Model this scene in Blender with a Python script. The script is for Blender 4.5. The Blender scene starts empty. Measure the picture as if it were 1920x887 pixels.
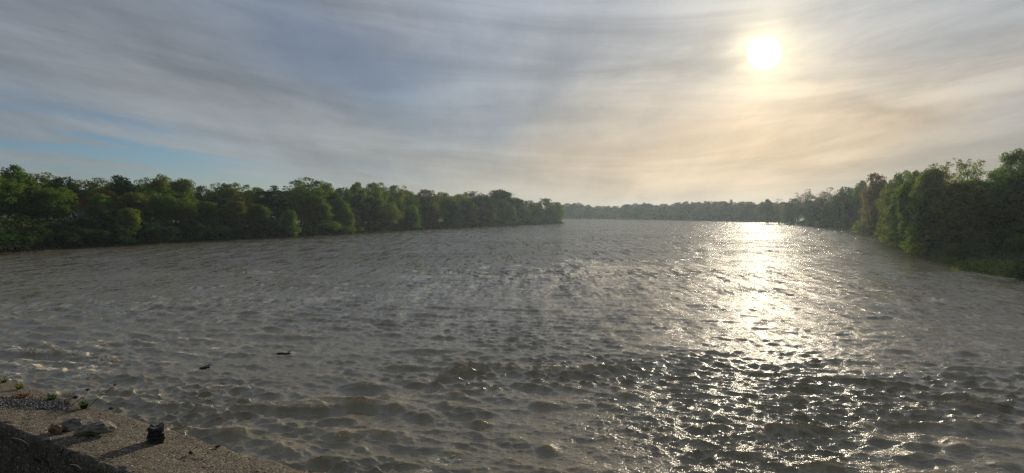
import bpy, bmesh, math, random
import numpy as np
from mathutils import Vector, Matrix, noise as mnoise

sc = bpy.context.scene
COL = sc.collection
R = math.radians
rng = np.random.default_rng(7)
random.seed(7)

# ------------------------------------------------------------------ camera
F = 960 / math.tan(R(35.8))          # focal length in photo pixels
PITCH = math.atan((443.5 - 400.0) / F)
CAM_Z = 8.0
cam = bpy.data.cameras.new('camera')
cam.sensor_width = 36.0
cam.lens = 18.0 / math.tan(R(35.8))
cam.clip_start = 0.1
cam.clip_end = 20000
co = bpy.data.objects.new('camera', cam)
COL.objects.link(co)
co.location = (0, 0, CAM_Z)
co.rotation_euler = (math.pi / 2 - PITCH, 0, 0)
sc.camera = co


def ray(u, v):
    x = (u - 960) / F
    z = (443.5 - v) / F
    cp, sp = math.cos(PITCH), math.sin(PITCH)
    return Vector((x, cp + z * sp, -sp + z * cp))


def at(u, v, Y):
    d = ray(u, v)
    return Vector((0, 0, CAM_Z)) + d * (Y / d.y)


def on_z(u, v, z=0.0):
    d = ray(u, v)
    return Vector((0, 0, CAM_Z)) + d * ((z - CAM_Z) / d.z)


# ------------------------------------------------------------------ sun, sky, exposure
SUN_DIR = ray(1433, 100).normalized()
SUN_EL = math.asin(SUN_DIR.z)
SUN_AZ = math.atan2(SUN_DIR.x, SUN_DIR.y)     # clockwise from +Y
sl = bpy.data.lights.new('sun', 'SUN')
sl.energy = 4.0
sl.angle = R(0.53)
sl.color = (1.0, 0.87, 0.66)
so = bpy.data.objects.new('sun', sl)
COL.objects.link(so)
so.rotation_euler = (-SUN_DIR).to_track_quat('-Z', 'Y').to_euler()

vs = sc.view_settings
vs.view_transform = 'Standard'
vs.look = 'None'
vs.exposure = 0.36
vs.gamma = 1.0
vs.use_curve_mapping = False

cy = sc.cycles
cy.max_bounces = 5
cy.diffuse_bounces = 2
cy.glossy_bounces = 2
cy.transmission_bounces = 3
cy.transparent_max_bounces = 4
cy.volume_bounces = 0
cy.sample_clamp_direct = 24.0
cy.sample_clamp_indirect = 3.0
cy.use_denoising = True
cy.denoising_prefilter = 'NONE'
cy.use_adaptive_sampling = False
cy.caustics_reflective = False
cy.caustics_refractive = False


class NT:
    """small helper for building node trees"""
    def __init__(self, tree):
        self.t = tree
        tree.nodes.clear()

    def n(self, typ, **kw):
        nd = self.t.nodes.new(typ)
        for k, v in kw.items():
            setattr(nd, k, v)
        return nd

    def put(self, sock, v):
        if isinstance(v, bpy.types.NodeSocket):
            self.t.links.new(v, sock)
        elif v is not None:
            if isinstance(v, (tuple, list)) and sock.type == 'RGBA' and len(v) == 3:
                v = (*v, 1)
            sock.default_value = v

    def m(self, op, a, b=None, c=None, clamp=False):
        nd = self.n('ShaderNodeMath', operation=op, use_clamp=clamp)
        for i, x in enumerate((a, b, c)):
            if x is not None:
                self.put(nd.inputs[i], x)
        return nd.outputs[0]

    def vm(self, op, a, b=None, s=None):
        nd = self.n('ShaderNodeVectorMath', operation=op)
        self.put(nd.inputs[0], a)
        if b is not None:
            self.put(nd.inputs[1], b)
        if s is not None:
            self.put(nd.inputs['Scale'], s)
        return nd.outputs['Value'] if op in ('DOT_PRODUCT', 'LENGTH') else nd.outputs['Vector']

    def mix(self, f, a, b, blend='MIX'):
        nd = self.n('ShaderNodeMix', data_type='RGBA', blend_type=blend)
        self.put(nd.inputs[0], f)
        self.put(nd.inputs[6], a)
        self.put(nd.inputs[7], b)
        return nd.outputs[2]

    def noise(self, vec, scale, detail=3, rough=0.5, dist=0.0, out='Fac'):
        nd = self.n('ShaderNodeTexNoise')
        self.put(nd.inputs['Vector'], vec)
        nd.inputs['Scale'].default_value = scale
        nd.inputs['Detail'].default_value = detail
        nd.inputs['Roughness'].default_value = rough
        nd.inputs['Distortion'].default_value = dist
        return nd.outputs[out]

    def mapr(self, x, a, b, c=0.0, d=1.0, smooth=True):
        nd = self.n('ShaderNodeMapRange', interpolation_type='SMOOTHSTEP' if smooth else 'LINEAR')
        self.put(nd.inputs[0], x)
        for i, q in enumerate((a, b, c, d)):
            self.put(nd.inputs[i + 1], q)
        return nd.outputs[0]

    def mapping(self, vec, loc=(0, 0, 0), rot=(0, 0, 0), scale=(1, 1, 1)):
        nd = self.n('ShaderNodeMapping')
        self.put(nd.inputs[0], vec)
        nd.inputs[1].default_value = loc
        nd.inputs[2].default_value = rot
        nd.inputs[3].default_value = scale
        return nd.outputs[0]


world = bpy.data.worlds.new('World')
sc.world = world
world.use_nodes = True
w = NT(world.node_tree)
tc = w.n('ShaderNodeTexCoord')
D = tc.outputs['Generated']
sky = w.n('ShaderNodeTexSky', sky_type='NISHITA')
sky.sun_disc = False
sky.sun_elevation = SUN_EL
sky.sun_rotation = SUN_AZ
sky.altitude = 200
sky.air_density = 1.0
sky.dust_density = 0.2
sky.ozone_density = 4.0
SKY_STRENGTH = 0.06
sep = w.n('ShaderNodeSeparateXYZ')
w.put(sep.inputs[0], D)
zc = w.m('MAXIMUM', sep.outputs[2], 0.0)
den = w.m('ADD', zc, 0.22)
comb = w.n('ShaderNodeCombineXYZ')
w.put(comb.inputs[0], w.m('DIVIDE', sep.outputs[0], den))
w.put(comb.inputs[1], w.m('DIVIDE', sep.outputs[1], den))
P = comb.outputs[0]                                        # position on the high cloud sheet
warp = w.vm('SCALE', w.vm('SUBTRACT', w.noise(P, 0.55, 3, 0.5, out='Color'), (0.5, 0.5, 0.5)), s=0.40)
P2 = w.vm('ADD', P, warp)
n_big = w.noise(w.mapping(P2, rot=(0, 0, R(10)), scale=(1.0, 0.22, 1)), 0.9, 4, 0.5)
n_mid = w.noise(w.mapping(P2, loc=(3, 1, 0), rot=(0, 0, R(6)), scale=(1.0, 0.34, 1)), 2.2, 5, 0.58)
n_fine = w.noise(w.mapping(P2, loc=(7, 4, 0), rot=(0, 0, R(12)), scale=(1.0, 0.30, 1)), 6.0, 6, 0.62)
lowc = w.n('ShaderNodeCombineXYZ')
w.put(lowc.inputs[0], w.m('MULTIPLY', sep.outputs[0], 4.0))
w.put(lowc.inputs[1], w.m('MULTIPLY', w.m('ADD', sep.outputs[2], w.m('MULTIPLY', sep.outputs[0], 0.17)), 42.0))
w.put(lowc.inputs[2], w.m('MULTIPLY', sep.outputs[1], 4.0))
lay = w.n('ShaderNodeCombineXYZ')
w.put(lay.inputs[0], w.m('MULTIPLY', sep.outputs[0], 2.2))
w.put(lay.inputs[1], w.m('MULTIPLY', w.m('ADD', sep.outputs[2], w.m('MULTIPLY', w.m('SQRT', w.m('ADD', w.m('POWER', w.m('SUBTRACT', sep.outputs[0], 0.12), 2.0), 0.05)), -0.13)), 17.0))
w.put(lay.inputs[2], w.m('MULTIPLY', sep.outputs[1], 2.2))
n_lay = w.noise(lay.outputs[0], 1.0, 7, 0.60, 0.5)              # flat layered veils
n_low = w.noise(lowc.outputs[0], 1.0, 5, 0.6, 0.4)              # thin layered streaks low in the sky
Dw = w.vm('ADD', D, w.vm('SCALE', w.vm('SUBTRACT', w.noise(w.mapping(D, scale=(1, 1, 2.5)), 5.0, 5, 0.6, out='Color'), (0.5, 0.5, 0.5)), s=0.10))


def patch(u, v, su, sv, rot=0.0):
    """soft elliptic cloud patch round one sky direction, ragged by noise; su, sv in photo pixels"""
    c = ray(u, v).normalized()
    r_ = c.cross(Vector((0, 0, 1))).normalized()
    up = r_.cross(c)
    ca, sa = math.cos(rot), math.sin(rot)
    a = (r_ * ca + up * sa) * (F / su)
    b = (up * ca - r_ * sa) * (F / sv)
    da = w.vm('DOT_PRODUCT', Dw, tuple(a))
    db = w.vm('DOT_PRODUCT', Dw, tuple(b))
    q = w.m('ADD', w.m('MULTIPLY', da, da), w.m('MULTIPLY', db, db))
    g = w.m('EXPONENT', w.m('MULTIPLY', q, -1.0))
    front = w.mapr(w.vm('DOT_PRODUCT', D, tuple(c)), 0.2, 0.5)
    return w.m('MULTIPLY', g, front)


dotS = w.vm('DOT_PRODUCT', D, tuple(SUN_DIR))
ang = w.m('MULTIPLY', w.m('ARCCOSINE', w.m('MINIMUM', dotS, 0.9999999)), 180 / math.pi)


def expo(width, amp, power=1.0):
    q = w.m('DIVIDE', ang, width)
    if power != 1.0:
        q = w.m('POWER', q, power)
    return w.m('MULTIPLY', w.m('EXPONENT', w.m('MULTIPLY', q, -1.0)), amp)


g_core = w.mapr(ang, 0.72, 1.25, 6.0, 0.0)
g_tight = expo(1.5, 0.85)
g_halo = expo(3.6, 0.18)
g_mid = expo(11.0, 0.20)
g_wide = expo(38.0, 0.185)

# thickness of the cirrostratus veil
veil = w.mapr(w.m('ADD', w.m('MULTIPLY', n_big, 0.65), w.m('MULTIPLY', n_mid, 0.35)), 0.30, 0.62)
thin = w.m('ADD', w.m('MULTIPLY', w.m('MULTIPLY', patch(90, 262, 430, 42, R(-8)), 1.05), w.mapr(n_low, 0.42, 0.60)),
           w.m('ADD', w.m('MULTIPLY', patch(640, 120, 260, 80, R(-25)), 0.30), w.m('MULTIPLY', patch(200, 300, 420, 50, R(-3)), 0.18)))
cover = w.m('SUBTRACT', w.mapr(veil, 0.0, 1.0, 0.82, 1.0), thin, clamp=True)
thick = w.mapr(w.m('ADD', w.m('MULTIPLY', n_lay, 0.6), w.m('ADD', w.m('MULTIPLY', n_mid, 0.22), w.m('MULTIPLY', n_fine, 0.18))), 0.36, 0.64, 0.76, 1.15)
dark = w.m('ADD', w.m('ADD', w.m('MULTIPLY', patch(1085, 85, 150, 60, R(45)), 0.15), w.m('MULTIPLY', patch(1660, 203, 105, 17, R(-4)), 0.22)),
           w.m('ADD', w.m('MULTIPLY', patch(1800, 300, 260, 60, R(10)), 0.22), w.m('MULTIPLY', patch(620, 90, 200, 120, R(-30)), 0.18)))
dark = w.m('ADD', dark, w.m('MULTIPLY', patch(200, 40, 420, 150, R(-14)), 0.20))
thick = w.m('MULTIPLY', thick, w.m('SUBTRACT', 1.0, dark))
warm = patch(1400, 280, 430, 105, R(6))

base = w.mix(w.mapr(zc, 0.05, 0.30), (0.188, 0.212, 0.228), (0.172, 0.203, 0.252))
glow = w.vm('ADD', w.vm('SCALE', (1.0, 0.97, 0.90), s=g_wide), w.vm('SCALE', (1.0, 0.74, 0.34), s=g_mid))
cl = w.vm('ADD', base, glow)
cl = w.vm('ADD', cl, w.vm('SCALE', (0.235, 0.095, -0.04), s=warm))
cl = w.vm('SCALE', cl, s=thick)
blue = w.vm('SCALE', sky.outputs[0], s=SKY_STRENGTH)
blue = w.vm('MULTIPLY', blue, (0.86, 0.86, 0.96))
colr = w.mix(cover, blue, cl)
halo = w.vm('ADD', w.vm('SCALE', (1.0, 0.74, 0.32), s=g_halo), w.vm('SCALE', (1.0, 0.82, 0.42), s=g_tight))
halo = w.vm('ADD', w.vm('SCALE', halo, s=w.mapr(n_lay, 0.3, 0.7, 0.65, 1.25)), w.vm('SCALE', (1.0, 0.95, 0.8), s=g_core))
colr = w.vm('ADD', colr, halo)
bg = w.n('ShaderNodeBackground')
w.put(bg.inputs[0], colr)
bg.inputs[1].default_value = 1.0
wo = w.n('ShaderNodeOutputWorld')
w.put(wo.inputs[0], bg.outputs[0])


# ------------------------------------------------------------------ helpers
def tag(o, label=None, cat=None, group=None, kind=None):
    for k, v in (('label', label), ('category', cat), ('group', group), ('kind', kind)):
        if v:
            o[k] = v
    return o


def mesh_np(name, V, Fc, mat=None, smooth=False):
    """mesh from vertex array and an (n,3) or (n,4) face array"""
    V = np.asarray(V, dtype=np.float32)
    Fc = np.asarray(Fc, dtype=np.int32)
    me = bpy.data.meshes.new(name)
    k = Fc.shape[1]
    me.vertices.add(len(V))
    me.vertices.foreach_set('co', V.ravel())
    me.loops.add(Fc.size)
    me.loops.foreach_set('vertex_index', Fc.ravel())
    me.polygons.add(len(Fc))
    me.polygons.foreach_set('loop_start', np.arange(0, Fc.size, k, dtype=np.int32))
    me.update(calc_edges=True)
    me.polygons.foreach_set('use_smooth', np.full(len(Fc), smooth))
    if mat:
        me.materials.append(mat)
    return me


def link(name, me, parent=None, loc=None):
    o = bpy.data.objects.new(name, me)
    COL.objects.link(o)
    if parent is not None:
        o.parent = parent
    if loc is not None:
        o.location = loc
    return o


def empty(name, loc, rz=0.0, sc_=(1, 1, 1)):
    o = bpy.data.objects.new(name, None)
    COL.objects.link(o)
    o.location = loc
    o.rotation_euler = (0, 0, rz)
    o.scale = sc_
    o.empty_display_size = 0.3
    return o


def material(name):
    m_ = bpy.data.materials.new(name)
    m_.use_nodes = True
    return m_, NT(m_.node_tree)


def finish(t, shader):
    o = t.n('ShaderNodeOutputMaterial')
    t.put(o.inputs[0], shader)


def principled(t, color, rough=0.8, normal=None, spec=0.3, ior=None):
    b = t.n('ShaderNodeBsdfPrincipled')
    t.put(b.inputs['Base Color'], color)
    t.put(b.inputs['Roughness'], rough)
    b.inputs['Specular IOR Level'].default_value = spec
    if ior:
        b.inputs['IOR'].default_value = ior
    if normal is not None:
        t.put(b.inputs['Normal'], normal)
    return b.outputs[0]


def bump(t, h, strength=0.5, dist=0.02, normal=None):
    b = t.n('ShaderNodeBump')
    t.put(b.inputs['Height'], h)
    t.put(b.inputs['Strength'], strength)
    b.inputs['Distance'].default_value = dist
    if normal is not None:
        t.put(b.inputs['Normal'], normal)
    return b.outputs[0]


# ------------------------------------------------------------------ materials
def mat_foliage():
    m_, t = material('foliage')
    oi = t.n('ShaderNodeObjectInfo')
    geo = t.n('ShaderNodeNewGeometry')
    tcx = t.n('ShaderNodeTexCoord')
    r_ = geo.outputs['Random Per Island']
    patchy = t.noise(tcx.outputs['Object'], 0.45, 2, 0.5)
    hsv = t.n('ShaderNodeHueSaturation')
    t.put(hsv.inputs['Hue'], t.mapr(patchy, 0.3, 0.7, 0.485, 0.515))
    t.put(hsv.inputs['Value'], t.m('MULTIPLY', t.mapr(r_, 0, 1, 0.65, 1.4, False), t.mapr(patchy, 0.3, 0.7, 0.8, 1.25)))
    t.put(hsv.inputs['Color'], oi.outputs['Color'])
    d = t.n('ShaderNodeBsdfDiffuse')
    t.put(d.inputs[0], hsv.outputs[0])
    tr = t.n('ShaderNodeBsdfTranslucent')
    t.put(tr.inputs[0], t.mix(1.0, hsv.outputs[0], (1.35, 1.3, 0.7), 'MULTIPLY'))
    mx = t.n('ShaderNodeMixShader')
    mx.inputs[0].default_value = 0.5
    t.put(mx.inputs[1], d.outputs[0])
    t.put(mx.inputs[2], tr.outputs[0])
    finish(t, mx.outputs[0])
    return m_


def mat_bark():
    m_, t = material('bark')
    tcx = t.n('ShaderNodeTexCoord')
    n_ = t.noise(t.mapping(tcx.outputs['Object'], scale=(1, 1, 0.15)), 6, 4, 0.6)
    finish(t, principled(t, t.mix(n_, (0.035, 0.028, 0.02), (0.12, 0.10, 0.08)), 0.9, bump(t, n_, 0.6, 0.05)))
    return m_


def mat_ground():
    m_, t = material('earth_and_grass')
    geo = t.n('ShaderNodeNewGeometry')
    pos = geo.outputs['Position']
    n1 = t.noise(pos, 0.12, 4, 0.6)
    n2 = t.noise(pos, 2.5, 4, 0.65)
    c = t.mix(t.mapr(n1, 0.4, 0.6), (0.035, 0.05, 0.018), (0.06, 0.075, 0.025))
    c = t.mix(t.mapr(n2, 0.45, 0.7), c, (0.06, 0.048, 0.03))
    s_ = t.n('ShaderNodeSeparateXYZ')
    t.put(s_.inputs[0], pos)
    c = t.mix(t.mapr(s_.outputs[2], 0.3, 1.3), (0.045, 0.036, 0.024), c)
    finish(t, principled(t, c, 0.95, bump(t, n2, 0.8, 0.15), 0.1))
    return m_


def mat_concrete():
    m_, t = material('exposed_aggregate_concrete')
    geo = t.n('ShaderNodeNewGeometry')
    pos = geo.outputs['Position']
    v = t.n('ShaderNodeTexVoronoi')
    t.put(v.inputs['Vector'], t.vm('ADD', pos, t.vm('SCALE', t.noise(pos, 30, 2, out='Color'), s=0.02)))
    v.inputs['Scale'].default_value = 42
    big = t.noise(pos, 1.3, 5, 0.65)
    mid = t.noise(pos, 9, 4, 0.6)
    gr = t.noise(pos, 70, 3, 0.7)
    c = t.mix(t.mapr(mid, 0.35, 0.65), (0.125, 0.098, 0.066), (0.185, 0.148, 0.102))
    c = t.mix(t.mapr(gr, 0.46, 0.66), t.mix(0.75, c, (0.028, 0.022, 0.016)), t.mix(0.35, c, (0.36, 0.30, 0.22)))
    sv = t.n('ShaderNodeSeparateColor')
    t.put(sv.inputs[0], v.outputs['Color'])
    c = t.mix(t.mapr(sv.outputs[0], 0.7, 0.95), c, t.mix(sv.outputs[1], (0.06, 0.05, 0.045), (0.34, 0.29, 0.22)))
    c = t.mix(t.mapr(big, 0.48, 0.68, 0.0, 0.6), c, (0.065, 0.055, 0.042))
    hgt = t.m('ADD', t.m('MULTIPLY', gr, 0.6), t.m('MULTIPLY', t.m('SUBTRACT', 1.0, v.outputs['Distance']), 0.7))
    ck = t.n('ShaderNodeTexVoronoi', feature='DISTANCE_TO_EDGE')
    t.put(ck.inputs['Vector'], t.vm('ADD', pos, t.vm('SCALE', t.noise(pos, 3.0, 4, 0.65, out='Color'), s=0.45)))
    ck.inputs['Scale'].default_value = 0.62
    crack = t.mapr(ck.outputs['Distance'], 0.0, 0.011, 1.0, 0.0)
    crack = t.m('MULTIPLY', crack, t.mapr(big, 0.42, 0.56))
    c = t.mix(crack, c, (0.018, 0.015, 0.012))
    hgt = t.m('SUBTRACT', hgt, t.m('MULTIPLY', crack, 1.2))
    finish(t, principled(t, c, 0.9, bump(t, hgt, 1.0, 0.02), 0.2))
    return m_


def mat_simple(name, c1, c2, scale, rough=0.85, bd=0.02, detail=4):
    m_, t = material(name)
    tcx = t.n('ShaderNodeTexCoord')
    n_ = t.noise(tcx.outputs['Object'], scale, detail, 0.65)
    finish(t, principled(t, t.mix(t.mapr(n_, 0.3, 0.7), c1, c2), rough, bump(t, n_, 0.9, bd), 0.25))
    return m_


def mat_water():
    m_, t = material('muddy_river_water')
    geo = t.n('ShaderNodeNewGeometry')
    pos = geo.outputs['Position']
    far = t.n('ShaderNodeAttribute', attribute_name='coarse').outputs['Fac']
    foam = t.n('ShaderNodeAttribute', attribute_name='foam').outputs['Fac']
    # ripples finer than the mesh: a relief close by, slopes beyond
    f1 = t.noise(t.mapping(pos, rot=(0, 0, R(12)), scale=(1, 1.7, 1)), 5.0, 3, 0.55, 0.4)
    f2 = t.noise(pos, 17.0, 3, 0.6, 0.6)
    b1 = bump(t, t.m('ADD', f1, t.m('MULTIPLY', f2, 0.40)), 0.7, 0.055)
    streaks = t.noise(t.mapping(pos, rot=(0, 0, R(-6)), scale=(0.018, 0.06, 1)), 1.0, 4, 0.6)
    gust = t.mapr(streaks, 0.35, 0.65, 0.55, 1.35)
    s1 = t.noise(t.mapping(pos, rot=(0, 0, R(8)), scale=(2.4, 1.0, 1)), 1.1, 2, 0.6, out='Color')
    sl_ = t.vm('SUBTRACT', s1, (0.5, 0.5, 0.5))
    s2 = t.noise(t.mapping(pos, rot=(0, 0, R(5)), scale=(0.9, 0.09, 1)), 1.0, 2, 0.7, out='Color')
    sl_ = t.vm('ADD', sl_, t.vm('SUBTRACT', s2, (0.5, 0.5, 0.5)))
    sl_ = t.vm('ADD', t.vm('MULTIPLY', sl_, (1.2, 1.65, 0.0)), (0.0, -0.075, 0.0))       # wave fronts lean down-river
    sl_ = t.vm('SCALE', sl_, s=t.m('MULTIPLY', far, gust))
    nrm = t.vm('NORMALIZE', t.vm('ADD', b1, sl_))
    mud = t.noise(t.mapping(pos, scale=(0.05, 0.12, 1)), 1.0, 4, 0.6)
    c = t.mix(mud, (0.135, 0.110, 0.060), (0.175, 0.142, 0.078))
    crest_glow = t.n('ShaderNodeAttribute', attribute_name='crest_glow').outputs['Fac']       # light glowing through thin crests, painted as tan by height
    c = t.mix(t.m('MULTIPLY', crest_glow, t.mapr(t.noise(pos, 2.6, 4, 0.65), 0.3, 0.65, 0.25, 1.0)), c, (0.30, 0.225, 0.105))
    fb = t.noise(pos, 11, 5, 0.75)
    fm = t.mapr(t.m('ADD', foam, t.m('MULTIPLY', t.m('SUBTRACT', fb, 0.5), 2.6)), 0.30, 0.80)
    fm = t.m('MULTIPLY', fm, t.mapr(t.noise(t.mapping(pos, scale=(1, 1.6, 1)), 5.0, 4, 0.7), 0.40, 0.60))
    fm = t.m('MULTIPLY', fm, t.mapr(foam, 0.02, 0.30))
    c = t.mix(fm, c, (0.72, 0.62, 0.45))
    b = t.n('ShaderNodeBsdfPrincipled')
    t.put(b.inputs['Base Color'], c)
    t.put(b.inputs['Roughness'], t.mapr(fm, 0, 1, 0.06, 0.6, False))
    b.inputs['IOR'].default_value = 1.52
    t.put(b.inputs['Normal'], nrm)
    finish(t, b.outputs[0])
    return m_


M_LEAF, M_BARK, M_GROUND, M_CONC, M_WATER = mat_foliage(), mat_bark(), mat_ground(), mat_concrete(), mat_water()
M_ROCK = mat_simple('grey_rock', (0.10, 0.09, 0.075), (0.26, 0.23, 0.19), 9)
M_PALE = mat_simple('pale_stone', (0.10, 0.088, 0.066), (0.24, 0.205, 0.155), 12)
M_BROWN = mat_simple('brown_stone', (0.10, 0.065, 0.035), (0.26, 0.17, 0.09), 14)
M_BLACK = mat_simple('charred_wood', (0.012, 0.011, 0.010), (0.04, 0.035, 0.03), 20)
M_DRIFT = mat_simple('wet_driftwood', (0.012, 0.010, 0.008), (0.035, 0.028, 0.02), 10, 0.6)
M_STALK = mat_simple('dry_stalk', (0.06, 0.05, 0.035), (0.14, 0.115, 0.075), 20)
M_SEED = mat_simple('seed_husk', (0.35, 0.33, 0.28), (0.5, 0.47, 0.4), 20)
M_GRAVEL = mat_simple('grey_gravel', (0.04, 0.04, 0.04), (0.18, 0.175, 0.165), 3.0)
M_WHITE = mat_simple('white_siding', (0.62, 0.60, 0.55), (0.75, 0.73, 0.68), 3)
M_ROOF = mat_simple('grey_shingles', (0.06, 0.055, 0.05), (0.12, 0.11, 0.10), 4)
M_GLASS = mat_simple('dark_window_glass', (0.02, 0.022, 0.025), (0.03, 0.032, 0.035), 1, 0.08, 0.001)
M_DOOR = mat_simple('brown_door', (0.09, 0.05, 0.03), (0.13, 0.08, 0.05), 3)

# ------------------------------------------------------------------ the river's outline and the land
LEFT = [(0, 477), (150, 466), (300, 458), (400, 452), (540, 446), (640, 440), (760, 432), (850, 428), (950, 424), (1000, 421.2), (1058, 419)]
FAR = [(1060, 410), (1180, 411.2), (1300, 413), (1400, 415), (1470, 416.5)]
RIGHT = [(1485, 420), (1540, 425.5), (1600, 432), (1640, 440), (1660, 452), (1700, 470), (1750, 488), (1790, 506), (1850, 515), (1900, 522), (1920, 530)]
lp = [on_z(*p).xy[:] for p in LEFT]
fp = [on_z(*p).xy[:] for p in FAR]
rp = [on_z(*p).xy[:] for p in RIGHT]

# wall (old pier top) that fills the lower left corner
LEDGE_N = Vector((0.57, 0.82, 0)).normalized()
P0 = on_z(292, 829, CAM_Z - 2.5)
SLOPE = 0.08
PN = Vector((LEDGE_N.x * SLOPE, LEDGE_N.y * SLOPE, 1)).normalized()


def on_ledge(u, v):
    d = ray(u, v)
    o = Vector((0, 0, CAM_Z))
    return o + d * ((P0 - o).dot(PN) / d.dot(PN))


fe0, fe1 = on_ledge(0, 706), on_ledge(590, 887)
ne0, ne1 = on_ledge(0, 800), on_ledge(250, 887)
WT = (fe1 - fe0).normalized()                      # along the wall
WN = Vector((-WT.y, WT.x, 0)).normalized()         # towards the river
if WN.dot(LEDGE_N) < 0:
    WN = -WN
WIDTH = ((fe0 + fe1) / 2 - (ne0 + ne1) / 2).dot(WN)
mid_line = fe0 - WN * WIDTH * 0.5
wa = (mid_line - WT * 9).xy[:]
wb = (mid_line + WT * 19).xy[:]

poly = [(95, -70), (78, 30), (68, 68)] + rp[::-1] + fp[::-1] + [(58, 1072), (28, 1000), (6, 800), (18, 640)] + lp[::-1] + \
       [(-128, 112), (-130, 80), (-70, 48), (wa[0] - 6, wa[1] + 3), wa, wb, (wb[0] + 2, -70)]
PX = np.array(poly)
# finer, slightly uneven shoreline
pts = []
for i in range(len(PX)):
    a, b = PX[i], PX[(i + 1) % len(PX)]
    L_ = np.hypot(*(b - a))
    wallseg = np.allclose(a, wa) and np.allclose(b, wb)
    k = max(1, min(12, int(L_ / 9)))
    nrm = np.array([-(b - a)[1], (b - a)[0]]) / max(L_, 1e-6)
    for j in range(k):
        p = a + (b - a) * j / k
        if j and not wallseg:
            p = p + nrm * (mnoise.noise((p[0] * 0.08, p[1] * 0.08, 3.3)) * min(2.2, L_ * 0.03))
        pts.append(p)
PX = np.array(pts)


def river_sd(x, y):
    """signed distance to the river's edge: > 0 on land"""
    x = np.atleast_1d(np.asarray(x, float))
    y = np.atleast_1d(np.asarray(y, float))
    best = np.full(x.shape, 1e18)
    inside = np.zeros(x.shape, bool)
    n = len(PX)
    for i in range(n):
        ax, ay = PX[i]
        bx, by = PX[(i + 1) % n]
        dx, dy = bx - ax, by - ay
        t_ = np.clip(((x - ax) * dx + (y - ay) * dy) / (dx * dx + dy * dy + 1e-12), 0, 1)
        best = np.minimum(best, (x - ax - t_ * dx) ** 2 + (y - ay - t_ * dy) ** 2)
        if ay != by:
            c = ((ay > y) != (by > y)) & (x < (bx - ax) * (y - ay) / (by - ay) + ax)
            inside ^= c
    d = np.sqrt(best)
    return np.where(inside, -d, d)


def sstep(a, b, x):
    t_ = np.clip((x - a) / (b - a), 0, 1)
    return t_ * t_ * (3 - 2 * t_)


def land_z(x, y):
    x = np.atleast_1d(np.asarray(x, float))
    y = np.atleast_1d(np.asarray(y, float))
    d = river_sd(x, y)
    left = x < 0.1 * y - 20
    hl = 2.0 + 4.3 * sstep(330, 150, np.hypot(x, y))
    hb = np.where(left, hl, 2.0)
    near = (np.hypot(x, y) < 40) & (y < 38)
    hb = np.where(near, CAM_Z - 2.5 - 0.75, hb)
    wd = np.where(near, 0.45, np.where(left, 9.0, 12.0))
    z = np.where(d > 0, hb * sstep(-0.05, 1.0, d / wd) + 0.03 * np.minimum(d, 40) + np.where(near, 0, 6.0) * sstep(25, 130, d), np.maximum(d * 0.35, -2.2))
    und = 0.35 * np.sin(x * 0.11 + 1.3) * np.sin(y * 0.093) + 0.2 * np.sin(x * 0.31) * np.cos(y * 0.27 + 0.5)
    z = z + np.where(near, 0.06, 1.0) * und * sstep(2, 12, d)
    return z


def lz(x, y):
    return float(land_z(x, y)[0])


def build_land():
    n = 430
    t_ = np.linspace(-1, 1, n)
    s_ = 20 * np.sinh(t_ * math.asinh(90))
    X, Y = np.meshgrid(s_ - 4, s_ + 9)
    Z = land_z(X.ravel(), Y.ravel())
    V = np.stack([X.ravel(), Y.ravel(), Z], 1)
    i = np.arange(n * n).reshape(n, n)
    Fq = np.stack([i[:-1, :-1], i[:-1, 1:], i[1:, 1:], i[1:, :-1]], -1).reshape(-1, 4)
    o = link('ground', mesh_np('ground', V, Fq, M_GROUND, True))
    tag(o, kind='structure')


build_land()


# ------------------------------------------------------------------ the river
def fft_tile(N, L, lmin, lmax, lpeak, th0, spread, iso, seed, p=2.2):
    r_ = np.random.default_rng(seed)
    k1 = np.fft.fftfreq(N, L / N) * 2 * np.pi
    KX, KY = np.meshgrid(k1, k1)
    K = np.hypot(KX, KY)
    K[0, 0] = 1e-6
    lam = 2 * np.pi / K
    band = sstep(lmin * 0.8, lmin * 1.2, lam) * (1 - sstep(lmax * 0.8, lmax * 1.2, lam))
    kp = 2 * np.pi / lpeak
    S = np.exp(-0.5 * (kp / K) ** 2) * (K / kp) ** (-p)
    th = np.arctan2(KY, KX) - th0
    direc = iso + (1 - iso) * np.abs(np.cos(th)) ** spread
    A = S * band * direc * np.exp(2j * np.pi * r_.random((N, N))) * np.sqrt(-np.log(r_.random((N, N)) + 1e-9))
    A[0, 0] = 0
    h = np.real(np.fft.ifft2(A))
    dx = np.real(np.fft.ifft2(-1j * KX / K * A))
    dy = np.real(np.fft.ifft2(-1j * KY / K * A))
    s_ = h.std()
    return h / s_, dx / s_, dy / s_


def sample(tile, L, x, y):
    N = tile[0].shape[0]
    fx = (x / L * N) % N
    fy = (y / L * N) % N
    ix, iy = np.floor(fx).astype(np.int64) % N, np.floor(fy).astype(np.int64) % N
    tx, ty = fx - np.floor(fx), fy - np.floor(fy)
    jx, jy = (ix + 1) % N, (iy + 1) % N
    out = []
    for a in tile:
        out.append((a[iy, ix] * (1 - tx) + a[iy, jx] * tx) * (1 - ty) + (a[jy, ix] * (1 - tx) + a[jy, jx] * tx) * ty)
    return out


def two(tile, L, x, y, a1=0.0, a2=0.55, q=1.37):
    """two turned samplings of one tile, so that nothing repeats"""
    H, DX, DY = 0, 0, 0
    for a, l_, o in ((a1, L, 0.0), (a2, L * q, 17.3)):
        c, s_ = math.cos(a), math.sin(a)
        h, dx, dy = sample(tile, l_, c * x + s_ * y + o, -s_ * x + c * y + o * 2)
        H = H + h
        DX = DX + c * dx - s_ * dy
        DY = DY + s_ * dx + c * dy
    return H * 0.707, DX * 0.707, DY * 0.707


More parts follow.
